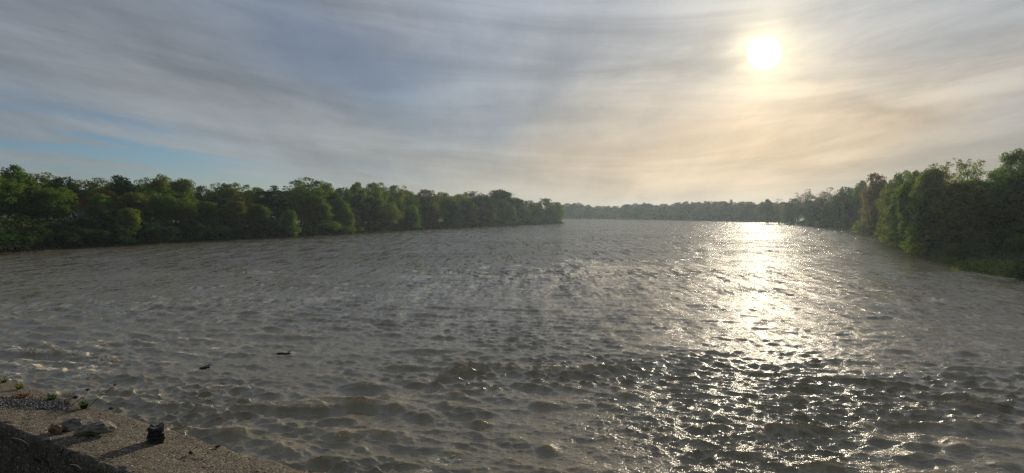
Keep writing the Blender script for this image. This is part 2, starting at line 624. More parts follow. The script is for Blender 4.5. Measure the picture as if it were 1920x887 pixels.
def smooth_noise(x, y, scale, seed):
    r_ = np.random.default_rng(seed)
    a = r_.random((64, 64))
    fx, fy = (x * scale) % 64, (y * scale) % 64
    ix, iy = np.floor(fx).astype(int), np.floor(fy).astype(int)
    tx, ty = fx - ix, fy - iy
    tx, ty = tx * tx * (3 - 2 * tx), ty * ty * (3 - 2 * ty)
    ix %= 64
    iy %= 64
    jx, jy = (ix + 1) % 64, (iy + 1) % 64
    return (a[iy, ix] * (1 - tx) + a[iy, jx] * tx) * (1 - ty) + (a[jy, ix] * (1 - tx) + a[jy, jx] * tx) * ty


RIDGES = [(400 + a / 3.2, 640 + b / 3.2, c / 3.2, 0) for a, b, c in (
    (640, 360, 90), (560, 410, 110), (760, 470, 110), (880, 380, 90), (880, 265, 110), (1240, 245, 90), (1380, 225, 90), (1200, 285, 90), (1500, 185, 60), (1440, 78, 110), (1040, 340, 100),
    (1470, 325, 70), (1600, 500, 70), (1800, 590, 70), (160, 545, 160), (390, 565, 90), (690, 570, 150), (400, 645, 170), (1250, 450, 70), (1640, 255, 60), (1400, 380, 60), (1120, 155, 90),
    (1100, 410, 90), (900, 640, 90), (1430, 680, 80), (1500, 770, 120))]
RIDGES += [(1500 + a / 3.59, 640 + b / 3.59, c / 3.59, 0) for a, b, c in (
    (1250, 440, 190), (1120, 190, 100), (1080, 240, 90), (1000, 290, 100), (1150, 610, 170), (850, 660, 90), (750, 710, 140), (800, 790, 130), (1150, 690, 160), (1080, 730, 130), (480, 590, 80),
    (100, 390, 100), (60, 580, 80), (880, 480, 80), (1180, 570, 120), (1400, 830, 90), (1100, 80, 70), (300, 250, 110), (150, 830, 150), (520, 660, 80))]
RIDGES += [(a / 3.41, 460 + b / 3.41, c / 3.41, d) for a, b, c, d in (
    (400, 412, 110, 0.0), (1020, 440, 70, 0.55), (880, 460, 60, 0.25), (380, 528, 110, 0.2), (170, 690, 40, 0.0), (580, 652, 120, 0.45), (460, 656, 50, 0.6), (680, 632, 90, 0.2), (122, 662, 40, 0.95),
    (250, 642, 50, 0.4), (200, 492, 90, 0.15), (1210, 402, 50, 0.4), (1000, 390, 40, 0.5), (30, 470, 60, 0.9), (30, 572, 60, 0.5), (160, 732, 60, 0.9), (170, 790, 80, 1.0), (570, 775, 80, 0.9),
    (560, 835, 60, 1.0), (675, 738, 40, 0.9), (430, 720, 110, 0.5), (40, 835, 90, 1.0), (320, 695, 50, 0.5), (1020, 790, 40, 0.3), (1600, 285, 70, 0.4), (1650, 172, 80, 0.25), (470, 845, 40, 0.8))]
RIDGES += [(1000 + a / 3.59, 640 + b / 3.59, c / 3.59, 0) for a, b, c in (
    (380, 190, 55), (560, 190, 50), (30, 260, 70), (60, 440, 90), (620, 370, 90), (960, 655, 60), (1230, 580, 90), (1500, 630, 110), (1480, 760, 130), (1760, 390, 90), (1180, 510, 110), (1640, 600, 60), (90, 725, 80))]


def build_water():
    # rings round the bridge: fine near it, wider apart with distance; past the mesh the material carries the ripples
    rings = [3.0, 6.0, 9.0, 11.5]
    r_ = 13.0
    while r_ < 1500:
        rings.append(r_)
        r_ += 0.45 * r_ * r_ / (8 * 710) + 0.004
    rings = np.array(rings + [1700])
    dense = np.radians(np.arange(-44, 44.001, 0.085))
    rest = np.radians(np.arange(46, 314.1, 4))
    th = np.concatenate([dense, rest])
    nr, nt = len(rings), len(th)
    RR, TT = np.meshgrid(rings, th, indexing='ij')
    x, y = (RR * np.sin(TT)).ravel(), (RR * np.cos(TT)).ravel()
    r = RR.ravel()
    step = np.gradient(rings)[:, None] * np.ones((1, nt))
    step = np.maximum(step, np.where(np.abs(TT) < R(44.2), RR * R(0.085), 99.0)).ravel()
    # where the river is rough: standing waves here and there, slicks between
    q = smooth_noise(x, y * 1.4, 0.06, 1) * 0.6 + smooth_noise(x, y * 1.6, 0.16, 2) * 0.4
    rough = 0.80 + 0.35 * sstep(0.2, 0.85, q)
    for (u, v, su, sv, a_) in ((640, 770, 10.0, 7.5, 0.8), (430, 830, 6, 4.5, 0.7), (850, 700, 7, 6, 0.7), (120, 650, 14, 11, 0.8), (520, 585, 22, 9, 0.5),
                               (1780, 800, 11, 9, 0.5), (1190, 790, 4.5, 4.0, -0.9), (450, 700, 7, 4, -0.55), (1000, 560, 20, 12, -0.2), (1880, 620, 16, 10, -0.2)):
        c = on_z(u, v)
        rough = rough + a_ * np.exp(-((x - c.x) / su) ** 2 - ((y - c.y) / sv) ** 2)
    rough = np.clip(rough, 0.12, 2.1)
    fine = 0.55 + 0.9 * sstep(0.3, 0.7, smooth_noise(x, y * 1.5, 0.13, 5) * 0.6 + smooth_noise(x, y, 0.5, 6) * 0.4)
    low = fft_tile(1024, 72, 1.8, 5.0, 2.4, R(84), 8.0, 0.04, 3)
    lo2 = fft_tile(1024, 47, 0.9, 1.9, 1.3, R(80), 4.5, 0.08, 13)
    mid = fft_tile(1024, 31, 0.35, 0.95, 0.65, R(84), 1.2, 0.5, 4)
    sho = fft_tile(1024, 13, 0.12, 0.42, 0.25, R(88), 1.0, 0.75, 5)

    def fade(lmin, lmax):
        return 1 - sstep(lmin * 0.28, lmax * 0.36, step)
    # the current bends the crests a little
    wx = x + 2.5 * (smooth_noise(x, y, 0.05, 8) - 0.5)
    wy = y + 2.5 * (smooth_noise(x, y, 0.05, 9) - 0.5) + 0.10 * x
    h1, dx1, dy1 = two(low, 72, wx, wy, 0.0, 0.30)
    h4, dx4, dy4 = two(lo2, 47, wx, wy, 0.05, -0.25)
    h2, dx2, dy2 = two(mid, 31, wx, wy, 0.1, -0.35)
    h3, dx3, dy3 = two(sho, 13, x, y, 0.0, 0.6)
    a1 = 0.030 * rough * fade(1.8, 4.0)
    a4 = 0.0235 * (0.3 + 0.7 * rough) * (0.5 + 0.5 * fine) * fade(0.9, 2.0)
    a2 = 0.021 * (0.55 + 0.45 * rough) * fine * fade(0.35, 0.95)
    a3 = 0.0080 * fine * fade(0.14, 0.45)
    z = a1 * h1 + a2 * h2 + a3 * h3 + a4 * h4
    # standing ridges of the fast current: steep towards the bridge, sloping behind, a dip before each
    rr_ = np.random.default_rng(21)
    fz = np.zeros_like(z)
    for (u, v, hl, br) in RIDGES:
        c = on_z(u, v)
        hl = max(0.35, hl / F * c.y)
        near_ = np.abs(x - c.x) < hl * 2.6
        near_ &= np.abs(y - c.y) < 3.5
        i_ = np.nonzero(near_)[0]
        if not len(i_):
            continue
        dx_ = (x[i_] - c.x) / hl
        wig = 0.16 * (smooth_noise(x[i_], y[i_] * 0.2, 1.1, 31) - 0.5) * 2
        dy_ = y[i_] - c.y - rr_.uniform(-0.16, 0.05) * hl * dx_ - rr_.uniform(-0.12, 0.18) * hl * dx_ ** 2 - wig
        amp = rr_.uniform(0.085, 0.15) * (0.8 + 0.012 * c.y) * np.exp(-dx_ ** 2) * (0.65 + 0.7 * smooth_noise(x[i_], y[i_] * 0.3, 1.9, 33))
        sh = np.where(dy_ < 0, np.exp(-np.abs(dy_) / 0.21), np.exp(-(np.abs(dy_) / 0.75) ** 1.4))
        dip = -0.42 * np.exp(-((dy_ + 0.62) / 0.34) ** 2)
        z[i_] += amp * (sh + dip)
        if br:
            fz[i_] = np.maximum(fz[i_], br * np.exp(-dx_ ** 2) * np.exp(-np.where(dy_ < 0, (dy_ / 0.75) ** 2, (dy_ / 0.35) ** 2)) * (0.45 + 1.1 * smooth_noise(x[i_], y[i_], 2.3, 35)))
    ch = -1.35
    V = np.stack([x + ch * (a1 * dx1 + a2 * dx2 + a3 * dx3 + a4 * dx4), y + ch * (a1 * dy1 + a2 * dy2 + a3 * dy3 + a4 * dy4), z], 1)
    i = np.arange(nr * nt).reshape(nr, nt)
    Fq = np.stack([i[:-1, :], i[1:, :], np.roll(i, -1, 1)[1:, :], np.roll(i, -1, 1)[:-1, :]], -1).reshape(-1, 4)
    # middle
    V = np.concatenate([V, [[0, 0, 0]]])
    ctr = len(V) - 1
    ring0 = i[0]
    tri = np.stack([np.full(nt, ctr), ring0, np.roll(ring0, -1), np.roll(ring0, -1)], -1)[::1]
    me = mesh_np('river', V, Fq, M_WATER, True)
    far = np.sqrt(np.clip(1 - 0.28 * fade(0.35, 0.95) ** 2 - 0.36 * fade(0.9, 2.0) ** 2 - 0.36 * fade(1.8, 4.0) ** 2, 0, 1))
    crest = np.clip((z - 0.022) / 0.05, 0, 1) * sstep(0.9, 1.4, rough) * np.clip(h4 * 0.5 + 0.35, 0, 1) * sstep(70, 30, r)
    lw = on_z(120, 680)
    crest = crest * (0.3 + 2.2 * np.exp(-((x - lw.x) / 11) ** 2 - ((y - lw.y) / 10) ** 2))
    for (u, v, rad_, a_) in ((545, 661, 0.55, 0.9), (372, 694, 0.5, 0.8), (835, 862, 0.55, 0.8), (800, 880, 0.35, 0.7), (1075, 612, 0.8, 0.5), (500, 590, 1.2, 0.5)):
        c = on_z(u, v)
        crest = np.maximum(crest, a_ * np.exp(-((x - c.x) ** 2 + 1.5 * (y - c.y) ** 2) / rad_ ** 2))
    crest = np.maximum(crest, fz)
    for nm, arr in (('coarse', far), ('foam', crest), ('crest_glow', np.clip((z - 0.015) / 0.11, 0, 1) * sstep(110, 60, r))):
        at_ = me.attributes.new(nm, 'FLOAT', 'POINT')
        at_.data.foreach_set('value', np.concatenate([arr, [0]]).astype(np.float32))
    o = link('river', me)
    tag(o, kind='structure')
    print('river faces', len(Fq))


build_water()


# ------------------------------------------------------------------ trees
def tube_np(path, radii, k=6):
    path = [Vector(p) for p in path]
    V, Fq = [], []
    for i, p in enumerate(path):
        t_ = (path[min(i + 1, len(path) - 1)] - path[max(i - 1, 0)]).normalized()
        a = t_.orthogonal().normalized()
        b = t_.cross(a)
        for j in range(k):
            q = 2 * math.pi * j / k
            V.append(p + (a * math.cos(q) + b * math.sin(q)) * radii[i])
    for i in range(len(path) - 1):
        for j in range(k):
            Fq.append((i * k + j, i * k + (j + 1) % k, (i + 1) * k + (j + 1) % k, (i + 1) * k + j))
    return [tuple(v) for v in V], Fq


class Acc:
    def __init__(self):
        self.V, self.F = [], []

    def add(self, V, Fq):
        o = len(self.V)
        self.V += V
        self.F += [tuple(a + o for a in f) for f in Fq]


def leaves_np(C, Nn, S, r_, slim=0.6):
    """one small rhombic leaf spray per centre"""
    n = len(C)
    rnd = r_.normal(size=(n, 3))
    t1 = np.cross(Nn, rnd)
    t1 /= np.linalg.norm(t1, axis=1)[:, None] + 1e-9
    t2 = np.cross(Nn, t1)
    a = t1 * S[:, None]
    b = t2 * (S * slim)[:, None]
    fold = Nn * (S * 0.18)[:, None]
    V = np.stack([C - a, C - b + fold, C + a, C + b + fold], 1).reshape(-1, 3)
    return V, np.arange(4 * n).reshape(n, 4)


def make_tree(seed, Ht=15.0, r0=5.0, base=0.12, shape='round', puffs=95, leaf=0.26, dens=1.0, limbs=11, pr=(0.9, 1.9), bare=0.0):
    """trunk and crown meshes about Ht metres tall, crown radius about r0"""
    r_ = np.random.default_rng(seed)
    rd = random.Random(seed)
    ph = r_.random(6) * 6.28
    lobe = r_.random(3)

    def env(t_, a):
        if shape == 'round':
            p_ = math.sin(math.pi * min(1, max(0, 0.10 + 0.90 * t_)) ** 0.85) ** 0.62
        elif shape == 'oval':
            p_ = math.sin(math.pi * (0.12 + 0.86 * t_) ** 0.95) ** 0.8
        elif shape == 'vase':
            p_ = (0.35 + 0.65 * t_ ** 0.8) * (1 - max(0, (t_ - 0.72) / 0.28) ** 2) ** 0.5
        elif shape == 'cone':
            p_ = (1 - t_) ** 0.85 * 0.95 + 0.03
        elif shape == 'skirt':
            p_ = (1 - t_ ** 2.2) ** 0.6 * (0.75 + 0.25 * math.sin(5 * t_ + ph[3]))
        else:
            p_ = (1 - t_ ** 2) ** 0.5
        lump = 1 + 0.20 * math.sin(2 * a + ph[0] + 2.5 * t_) + 0.14 * math.sin(3 * a + ph[1] - 4 * t_) + 0.10 * math.sin(5 * a + ph[2] + 7 * t_)
        return max(0.02, p_) * r0 * lump

    acc = Acc()
    lean = Vector((r_.normal() * 0.04, r_.normal() * 0.04, 0)) * Ht
    top = Ht * (0.97 if shape == 'cone' else 0.74)
    path = [Vector((0, 0, -0.6)) + lean * 0]
    for i in range(1, 8):
        f_ = i / 7
        path.append(Vector((r_.normal() * 0.10, r_.normal() * 0.10, 0)) + lean * f_ + Vector((0, 0, top * f_)))
    rad = [Ht * 0.021 * (1 - 0.85 * i / 7) + 0.02 for i in range(8)]
    acc.add(*tube_np(path, rad, 7))

    cents = []
    for k in range(limbs):
        f_ = rd.uniform(0.22, 0.95)
        i = min(6, int(f_ * 7))
        st = path[i].lerp(path[i + 1], f_ * 7 - i)
        a = k * 2.4 + rd.uniform(-0.5, 0.5)
        te = rd.uniform(0.25, 0.97)
        ze = Ht * (base + (1 - base) * te)
        re_ = env(te, a) * rd.uniform(0.7, 0.95)
        en = lean * te + Vector((math.cos(a) * re_, math.sin(a) * re_, max(ze, st.z + 0.4) if shape != 'cone' else st.z - 0.05 * Ht))
        mid_ = st.lerp(en, 0.5) + Vector((rd.uniform(-.4, .4), rd.uniform(-.4, .4), rd.uniform(0, 0.6)))
        rb = rad[i] * 0.55
        acc.add(*tube_np([st, mid_, en], [rb, rb * 0.55, 0.02], 5))
        cents.append(en)
        for s_ in range(4 if bare else 2):
            b0 = st.lerp(en, rd.uniform(0.35, 0.8))
            e2 = b0 + Vector((rd.uniform(-1, 1), rd.uniform(-1, 1), rd.uniform(0.0, 1.2))) * (r0 * 0.42)
            acc.add(*tube_np([b0, b0.lerp(e2, 0.5) + Vector((0, 0, 0.15)), e2], [rb * 0.4, rb * 0.25, 0.012], 4))
            cents.append(e2)
            if bare:
                for q in range(4):
                    c0 = b0.lerp(e2, rd.uniform(0.3, 1))
                    c1 = c0 + Vector((rd.uniform(-1, 1), rd.uniform(-1, 1), rd.uniform(0.1, 1.2))) * (r0 * 0.22)
                    acc.add(*tube_np([c0, c1], [0.03, 0.012], 3))
    # leaf clumps
    cl = [tuple(c) for c in cents]
    while len(cl) < puffs:
        t_ = rd.random() ** 0.9
        a = rd.random() * 6.283
        rr = env(t_, a) * math.sqrt(rd.uniform(0.12 if shape == 'cone' else 0.3, 1.0))
        z = Ht * (base + (1 - base) * t_ * 0.97)
        cl.append((lean.x * t_ + rr * math.cos(a), lean.y * t_ + rr * math.sin(a), z))
    Cs, Ns, Ss = [], [], []
    for c in cl[:max(puffs, len(cents))]:
        pr_ = rd.uniform(*pr) * (0.65 if c[2] > Ht * 0.9 else 1)
        n = int(dens * 34 * pr_ * pr_ * (0.30 / leaf) ** 2 * 0.75 + 4)
        d = r_.normal(size=(n, 3))
        d[:, 2] += 0.35
        d /= np.linalg.norm(d, axis=1)[:, None]
        rad_ = pr_ * (0.45 + 0.62 * r_.random(n) ** 0.6)
        fl = 0.35 if shape == 'cone' else 0.72
        pos = np.array(c) + d * rad_[:, None] * np.array([1, 1, fl])
        nn = 0.65 * d + 0.6 * r_.normal(size=(n, 3)) + np.array([0, 0, 0.25])
        nn /= np.linalg.norm(nn, axis=1)[:, None]
        Cs.append(pos)
        Ns.append(nn)
        Ss.append(leaf * r_.uniform(0.55, 1.35, n))
    V, Fq = leaves_np(np.concatenate(Cs), np.concatenate(Ns), np.concatenate(Ss), r_)
    V[:, 2] = np.maximum(V[:, 2], 0.05)
    Ht = float(np.percentile(V[:, 2], 99.7))
    r0 = float(np.percentile(np.hypot(V[:, 0], V[:, 1]), 95)) / 1.12
    return mesh_np('trunk', acc.V, acc.F, M_BARK, True), mesh_np('crown', V, Fq, M_LEAF), Ht, r0


PROTO = {
    'broad': [make_tree(11, 15, 5.2), make_tree(12, 15, 5.0, 0.08), make_tree(13, 15, 4.8, 0.16, 'round', 80, pr=(1.0, 2.2))],
    'tall': [make_tree(21, 17, 4.2, 0.10, 'oval'), make_tree(22, 17, 3.9, 0.14, 'oval', 85)],
    'dense': [make_tree(31, 14, 4.6, 0.03, 'skirt', 120, dens=1.15), make_tree(32, 14, 4.8, 0.02, 'skirt', 110, dens=1.1)],
    'airy': [make_tree(41, 16, 4.8, 0.25, 'vase', 75, dens=0.95, limbs=14, pr=(0.7, 1.5)), make_tree(42, 16, 4.6, 0.22, 'vase', 80, dens=0.9, limbs=15, pr=(0.65, 1.45))],
    'bare': [make_tree(51, 14, 4.8, 0.30, 'vase', 60, dens=0.22, limbs=20, pr=(0.6, 1.4), bare=1)],
    'layered': [make_tree(61, 14, 4.4, 0.15, 'cone', 80, dens=0.9, limbs=18, pr=(0.8, 1.5))],
    'slim': [make_tree(71, 12, 1.7, 0.05, 'oval', 42, pr=(0.5, 0.95), leaf=0.22)],
    'spire': [make_tree(81, 16, 2.6, 0.05, 'cone', 85, limbs=16, pr=(0.5, 0.95))],
    'near': [make_tree(91, 17, 5.4, 0.02, 'skirt', 150, leaf=0.20, dens=1.0, limbs=14, pr=(0.7, 1.8)), make_tree(92, 18, 5.2, 0.06, 'round', 150, leaf=0.20, dens=1.0, limbs=15, pr=(0.7, 1.7)),
             make_tree(93, 18, 5.0, 0.25, 'vase', 85, leaf=0.17, dens=0.75, limbs=18, pr=(0.5, 1.2))],
    'shrub': [make_tree(101, 3.0, 1.9, 0.0, 'skirt', 30, leaf=0.15, limbs=7, pr=(0.45, 0.9)), make_tree(102, 3.0, 2.1, 0.0, 'round', 30, leaf=0.15, limbs=7, pr=(0.45, 0.9)),
              make_tree(103, 3.0, 1.5, 0.0, 'dome', 24, leaf=0.14, limbs=7, pr=(0.4, 0.8))],
}
USED = set()

GREEN = (0.070, 0.120, 0.026)
LEAFY = (0.088, 0.142, 0.030)
YELLOW = (0.105, 0.140, 0.034)
LIME = (0.080, 0.155, 0.036)
OLIVE = (0.098, 0.118, 0.032)
DARK = (0.026, 0.050, 0.020)
RUST = (0.135, 0.085, 0.026)
BUD = (0.095, 0.082, 0.048)
BLUE = (0.030, 0.075, 0.042)


def jitter(c, k=0.12):
    return tuple(max(0.005, q * (1 + random.uniform(-k, k))) for q in c)


def tree(name, kind, x, y, ztop, width, colr, label, cat='tree', group=None, variant=None, small=False, sink=0.0):
    lst = PROTO[kind]
    tm, cm, H0, r0 = lst[variant if variant is not None else random.randrange(len(lst))]
    z0 = lz(x, y) - sink
    h = max(1.0, ztop - z0)
    sz = h / H0
    sx = width / (2 * r0 * 1.12) * (1.0 if kind in ('slim', 'spire', 'shrub', 'near') else 1.15)
    sx = min(max(sx, sz * 0.62), sz * 1.7)
    o = empty(name, (x, y, z0), random.uniform(0, 6.28), (sx, sx, sz))
    tag(o, label, cat, group)
    a = link('stem' if small else 'trunk', tm, o)
    b = link('foliage' if small else 'crown', cm, o)
    b.color = (*jitter(colr, 0.08), 1)
    return o


LU = np.array([p[0] for p in LEFT], float)
LD = np.array([p[1] for p in lp])
RU = np.array([p[0] for p in RIGHT], float)
RD = np.array([p[1] for p in rp])
FU = np.array([p[0] for p in FAR], float)
FD = np.array([p[1] for p in fp])


def shore(bank, u):
    if bank == 'L':
        return float(np.interp(u, LU, LD)) if u >= 0 else float(LD[0] + u * 0.12)
    if bank == 'R':
        return float(np.interp(u, RU, RD)) if u <= 1920 else float(RD[-1] - (u - 1920) * 0.05)
    return float(np.interp(u, FU, FD))


def bank_tree(bank, u, v, wpx, back, kind, colr, label, name='deciduous_tree', **kw):
    if bank == 'R':
        back += 24 * float(sstep(1775, 1820, u))          # a low grassy flat lies before the wood here
    Y = shore(bank, u) + back
    top = at(u, v, Y)
    return tree(name, kind, top.x, Y, top.z, wpx / F * Y, colr, label, **kw)


# --- left bank, one by one (u, v of the crown's top, width in px, metres behind the shore)
LEFT_TREES = [
    (-25, 318, 70, 30, 'broad', LEAFY, 'broad leafy green tree cut by the left edge of the photo', 'deciduous_tree'),
    (32, 311, 66, 34, 'broad', GREEN, 'tallest dark-topped green tree at the left end of the left bank', 'deciduous_tree'),
    (86, 324, 44, 34, 'airy', OLIVE, 'thin twiggy olive tree right of the tallest left-end tree', 'deciduous_tree'),
    (118, 332, 50, 30, 'broad', DARK, 'dark green tree rising behind the white gabled house', 'deciduous_tree'),
    (150, 338, 36, 36, 'airy', OLIVE, 'loose olive tree between the house and the rust-tinged tree', 'deciduous_tree'),
    (188, 334, 52, 34, 'airy', YELLOW, 'thin yellowish tree standing behind the rust-tinged tree', 'deciduous_tree'),
    (232, 330, 58, 30, 'broad', DARK, 'flat-domed very dark tree at the skyline right of the rust-tinged tree', 'deciduous_tree'),
    (272, 333, 34, 28, 'airy', GREEN, 'small see-through tree left of the tall bright green pair', 'deciduous_tree'),
    (303, 328, 46, 24, 'tall', LEAFY, 'tall bright green tree, higher of a pair at the skyline', 'deciduous_tree'),
    (341, 336, 46, 24, 'tall', YELLOW, 'tall bright yellow-green tree, lower of a pair at the skyline', 'deciduous_tree'),
    (378, 349, 48, 26, 'broad', OLIVE, 'olive round tree right of the tall bright green pair', 'deciduous_tree'),
    (418, 344, 48, 26, 'broad', GREEN, 'green round-topped tree before the straight twiggy tree', 'deciduous_tree'),
    (449, 343, 44, 24, 'airy', OLIVE, 'straight twiggy-topped tree in the middle of the left wood', 'deciduous_tree'),
    (486, 352, 50, 26, 'broad', GREEN, 'low-topped green tree left of the dark layered tree', 'deciduous_tree'),
    (519, 349, 54, 16, 'layered', DARK, 'dark layered evergreen with flat spreading branches', 'evergreen_tree'),
    (570, 333, 66, 24, 'airy', GREEN, 'high open-crowned tree with sky showing through its branches', 'deciduous_tree'),
    (611, 343, 42, 22, 'broad', OLIVE, 'round tree beside the high open-crowned tree', 'deciduous_tree'),
    (641, 352, 44, 24, 'broad', GREEN, 'lower green tree in the dip between two high crowns', 'deciduous_tree'),
    (668, 343, 48, 22, 'broad', GREEN, 'high round crown, left one of the long flat-topped clump', 'deciduous_tree'),
    (703, 343, 52, 22, 'broad', LEAFY, 'high round crown, middle one of the long flat-topped clump', 'deciduous_tree'),
    (740, 348, 46, 22, 'broad', YELLOW, 'yellowish crown, right end of the long flat-topped clump', 'deciduous_tree'),
    (768, 357, 40, 26, 'broad', OLIVE, 'olive tree sloping down from the long flat-topped clump', 'deciduous_tree'),
    (797, 356, 52, 26, 'broad', BUD, 'wide greyish tree with hardly opened leaves', 'deciduous_tree'),
    (833, 361, 42, 26, 'broad', YELLOW, 'yellow-green tree right of the wide greyish tree', 'deciduous_tree'),
    (864, 364, 36, 30, 'broad', OLIVE, 'small olive crown behind the dark slender tree', 'deciduous_tree'),
    (884, 359, 46, 50, 'airy', DARK, 'dark fine-twigged treetop left of the highest dome', 'deciduous_tree'),
    (937, 356, 46, 36, 'tall', DARK, 'dark domed tree, highest near the point of the left bank', 'deciduous_tree'),
    (966, 371, 36, 26, 'tall', DARK, 'dark tree stepping down right of the domed tree', 'deciduous_tree'),
    (990, 376, 28, 26, 'broad', OLIVE, 'small olive tree near the point of the left bank', 'deciduous_tree'),
    (1022, 372, 38, 20, 'broad', OLIVE, 'twiggy round tree just before the point of the left bank', 'deciduous_tree'),
    (1044, 379, 26, 12, 'broad', GREEN, 'last green tree at the very point of the left bank', 'deciduous_tree'),
    # the front row
    (55, 349, 56, 20, 'broad', YELLOW, 'sunlit yellow-green round tree above the strip of lawn', 'deciduous_tree'),
    (100, 352, 66, 18, 'broad', LEAFY, 'big rounded leafy tree in front, left of the white house', 'deciduous_tree'),
    (14, 356, 60, 20, 'broad', GREEN, 'green tree behind the lawn at the left edge', 'deciduous_tree'),
    (182, 357, 66, 22, 'broad', RUST, 'rust-tinged orange-brown tree right of the white house', 'deciduous_tree'),
    (190, 375, 22, 10, 'slim', YELLOW, 'slender yellow-green young tree before the rust-tinged tree', 'deciduous_tree'),
    (234, 391, 60, 4, 'dense', YELLOW, 'bushy yellow-green tree hanging over the dark bank', 'deciduous_tree'),
    (254, 366, 40, 16, 'dense', DARK, 'very dark compact tree below the flat-domed tree', 'evergreen_tree'),
    (292, 370, 50, 12, 'dense', GREEN, 'mid-green tree in front of the tall bright green pair', 'deciduous_tree'),
    (335, 372, 52, 10, 'broad', LEAFY, 'leafy tree with bright tufts low before the bright pair', 'deciduous_tree'),
    (384, 378, 56, 8, 'dense', GREEN, 'dark-skirted green tree at the water, under the olive round tree', 'deciduous_tree'),
    (436, 376, 56, 8, 'dense', OLIVE, 'olive tree at the water below the straight twiggy tree', 'deciduous_tree'),
    (484, 384, 52, 7, 'dense', GREEN, 'green shaggy tree at the water left of the lime bush', 'deciduous_tree'),
    (541, 394, 26, 3, 'dense', LIME, 'small bright lime tree close to the water', 'deciduous_tree'),
    (597, 374, 50, 8, 'dense', LEAFY, 'layered leafy tree right of the lime tree', 'deciduous_tree'),
    (637, 372, 42, 8, 'dense', GREEN, 'round green tree, second to the right of the lime tree', 'deciduous_tree'),
    (652, 394, 26, 3, 'dense', OLIVE, 'low olive bushy tree leaning over the water', 'deciduous_tree'),
    (690, 372, 42, 9, 'dense', DARK, 'dark shaded tree under the long flat-topped clump', 'deciduous_tree'),
    (728, 382, 44, 5, 'broad', YELLOW, 'pale yellow-olive tree with drooping tufts by the water', 'deciduous_tree'),
    (771, 385, 34, 4, 'dense', LIME, 'fresh green tree by the water left of the greyish tree', 'deciduous_tree'),
    (806, 380, 40, 8, 'dense', BUD, 'grey-brown tree at the foot of the wide greyish tree', 'deciduous_tree'),
    (850, 378, 32, 5, 'dense', BLUE, 'dark bluish-green slender tree by the water', 'deciduous_tree'),
    (874, 376, 34, 9, 'dense', YELLOW, 'yellow-green tree right of the bluish slender tree', 'deciduous_tree'),
    (905, 376, 56, 14, 'dense', OLIVE, 'broad smooth-domed tree behind the round bush', 'deciduous_tree'),
    (920, 397, 24, 3, 'dense', OLIVE, 'round bush-like tree at the water before the smooth dome', 'deciduous_tree'),
    (958, 386, 34, 10, 'dense', GREEN, 'green tree by the water under the highest dome', 'deciduous_tree'),
    (1003, 388, 30, 8, 'dense', GREEN, 'low green tree on the point behind the reeds', 'deciduous_tree'),
    (1030, 388, 30, 5, 'dense', GREEN, 'low round tree close behind the tip of the point', 'deciduous_tree'),
]
for (u, v, wpx, bk, kd, c, lb, nm) in LEFT_TREES:
    bank_tree('L', u, v, wpx, bk, kd, c, lb, nm)

TINT = {GREEN: 'mid-green', OLIVE: 'olive', DARK: 'dark green', LEAFY: 'light green', BLUE: 'bluish-green', YELLOW: 'yellow-green'}
LEFT_MARKS = [(10, 'the left edge lawn'), (90, 'the big tree left of the house'), (140, 'the white house'), (185, 'the rust-tinged tree'), (240, 'the bushy overhanging tree'),
              (322, 'the tall bright green pair'), (385, 'the olive round tree'), (449, 'the straight twiggy tree'), (519, 'the dark layered evergreen'), (541, 'the lime tree'),
              (570, 'the high open-crowned tree'), (641, 'the dip between two high crowns'), (703, 'the long flat-topped clump'), (768, 'the fresh green waterside tree'),
              (797, 'the wide greyish tree'), (850, 'the bluish slender tree'), (905, 'the smooth-domed tree'), (937, 'the highest dome'), (990, 'the small tree near the point'), (1040, 'the tip of the point')]
RIGHT_MARKS = [(1492, 'the dark smooth dome'), (1512, 'the small bare see-through tree'), (1549, 'the wide bare-twigged tree'), (1588, 'the dark round tree'), (1651, 'the brownish budding tree'),
               (1690, 'the full waterside tree'), (1742, 'the broad bright leaning tree'), (1775, 'the round yellow-green bush'), (1812, 'the high feathery tree'), (1850, 'the grassy flat'), (1911, 'the tall right-edge tree')]
FAR_MARKS = [(1065, 'just right of the left point'), (1080, 'by the dark hump-topped tree'), (1120, 'in its low left dip'), (1165, 'left of its middle'), (1208, 'by its higher middle tree'), (1255, 'right of its middle'),
             (1300, 'left of the sun glitter'), (1340, 'left of the pointed conifer'), (1370, 'beside the pointed conifer'), (1400, 'right of the pointed conifer'), (1433, 'under the sun'), (1465, 'where it meets the right bank')]


def mark(marks, u):
    return min(marks, key=lambda q: abs(q[0] - u))[1]


# the wood behind them
su_ = np.array([t_[0] for t_ in LEFT_TREES[:31]], float)
sv_ = np.array([t_[1] for t_ in LEFT_TREES[:31]], float)
for i, u in enumerate(np.linspace(-60, 1030, 40)):
    for bk, dv in ((16, 26), (46, 14)):
        uu = u + random.uniform(-9, 9) + (13 if bk > 20 else 0)
        if 108 < uu < 164 and bk < 20:
            continue
        k = (shore('L', uu) / 140)
        bank_tree('L', uu, float(np.interp(uu, su_, sv_)) + (dv + random.uniform(-4, 8)) / max(1, k * 0.75), 52 / max(1, k * 0.55), bk + random.uniform(-4, 6),
                  random.choice(('broad', 'dense', 'broad', 'tall')), (fc := random.choice((GREEN, GREEN, OLIVE, DARK, LEAFY))),
                  '%s tree %s in the left wood behind %s' % (TINT[fc], 'back' if bk > 20 else 'deep', mark(LEFT_MARKS, uu)), group='trees deep in the left wood')

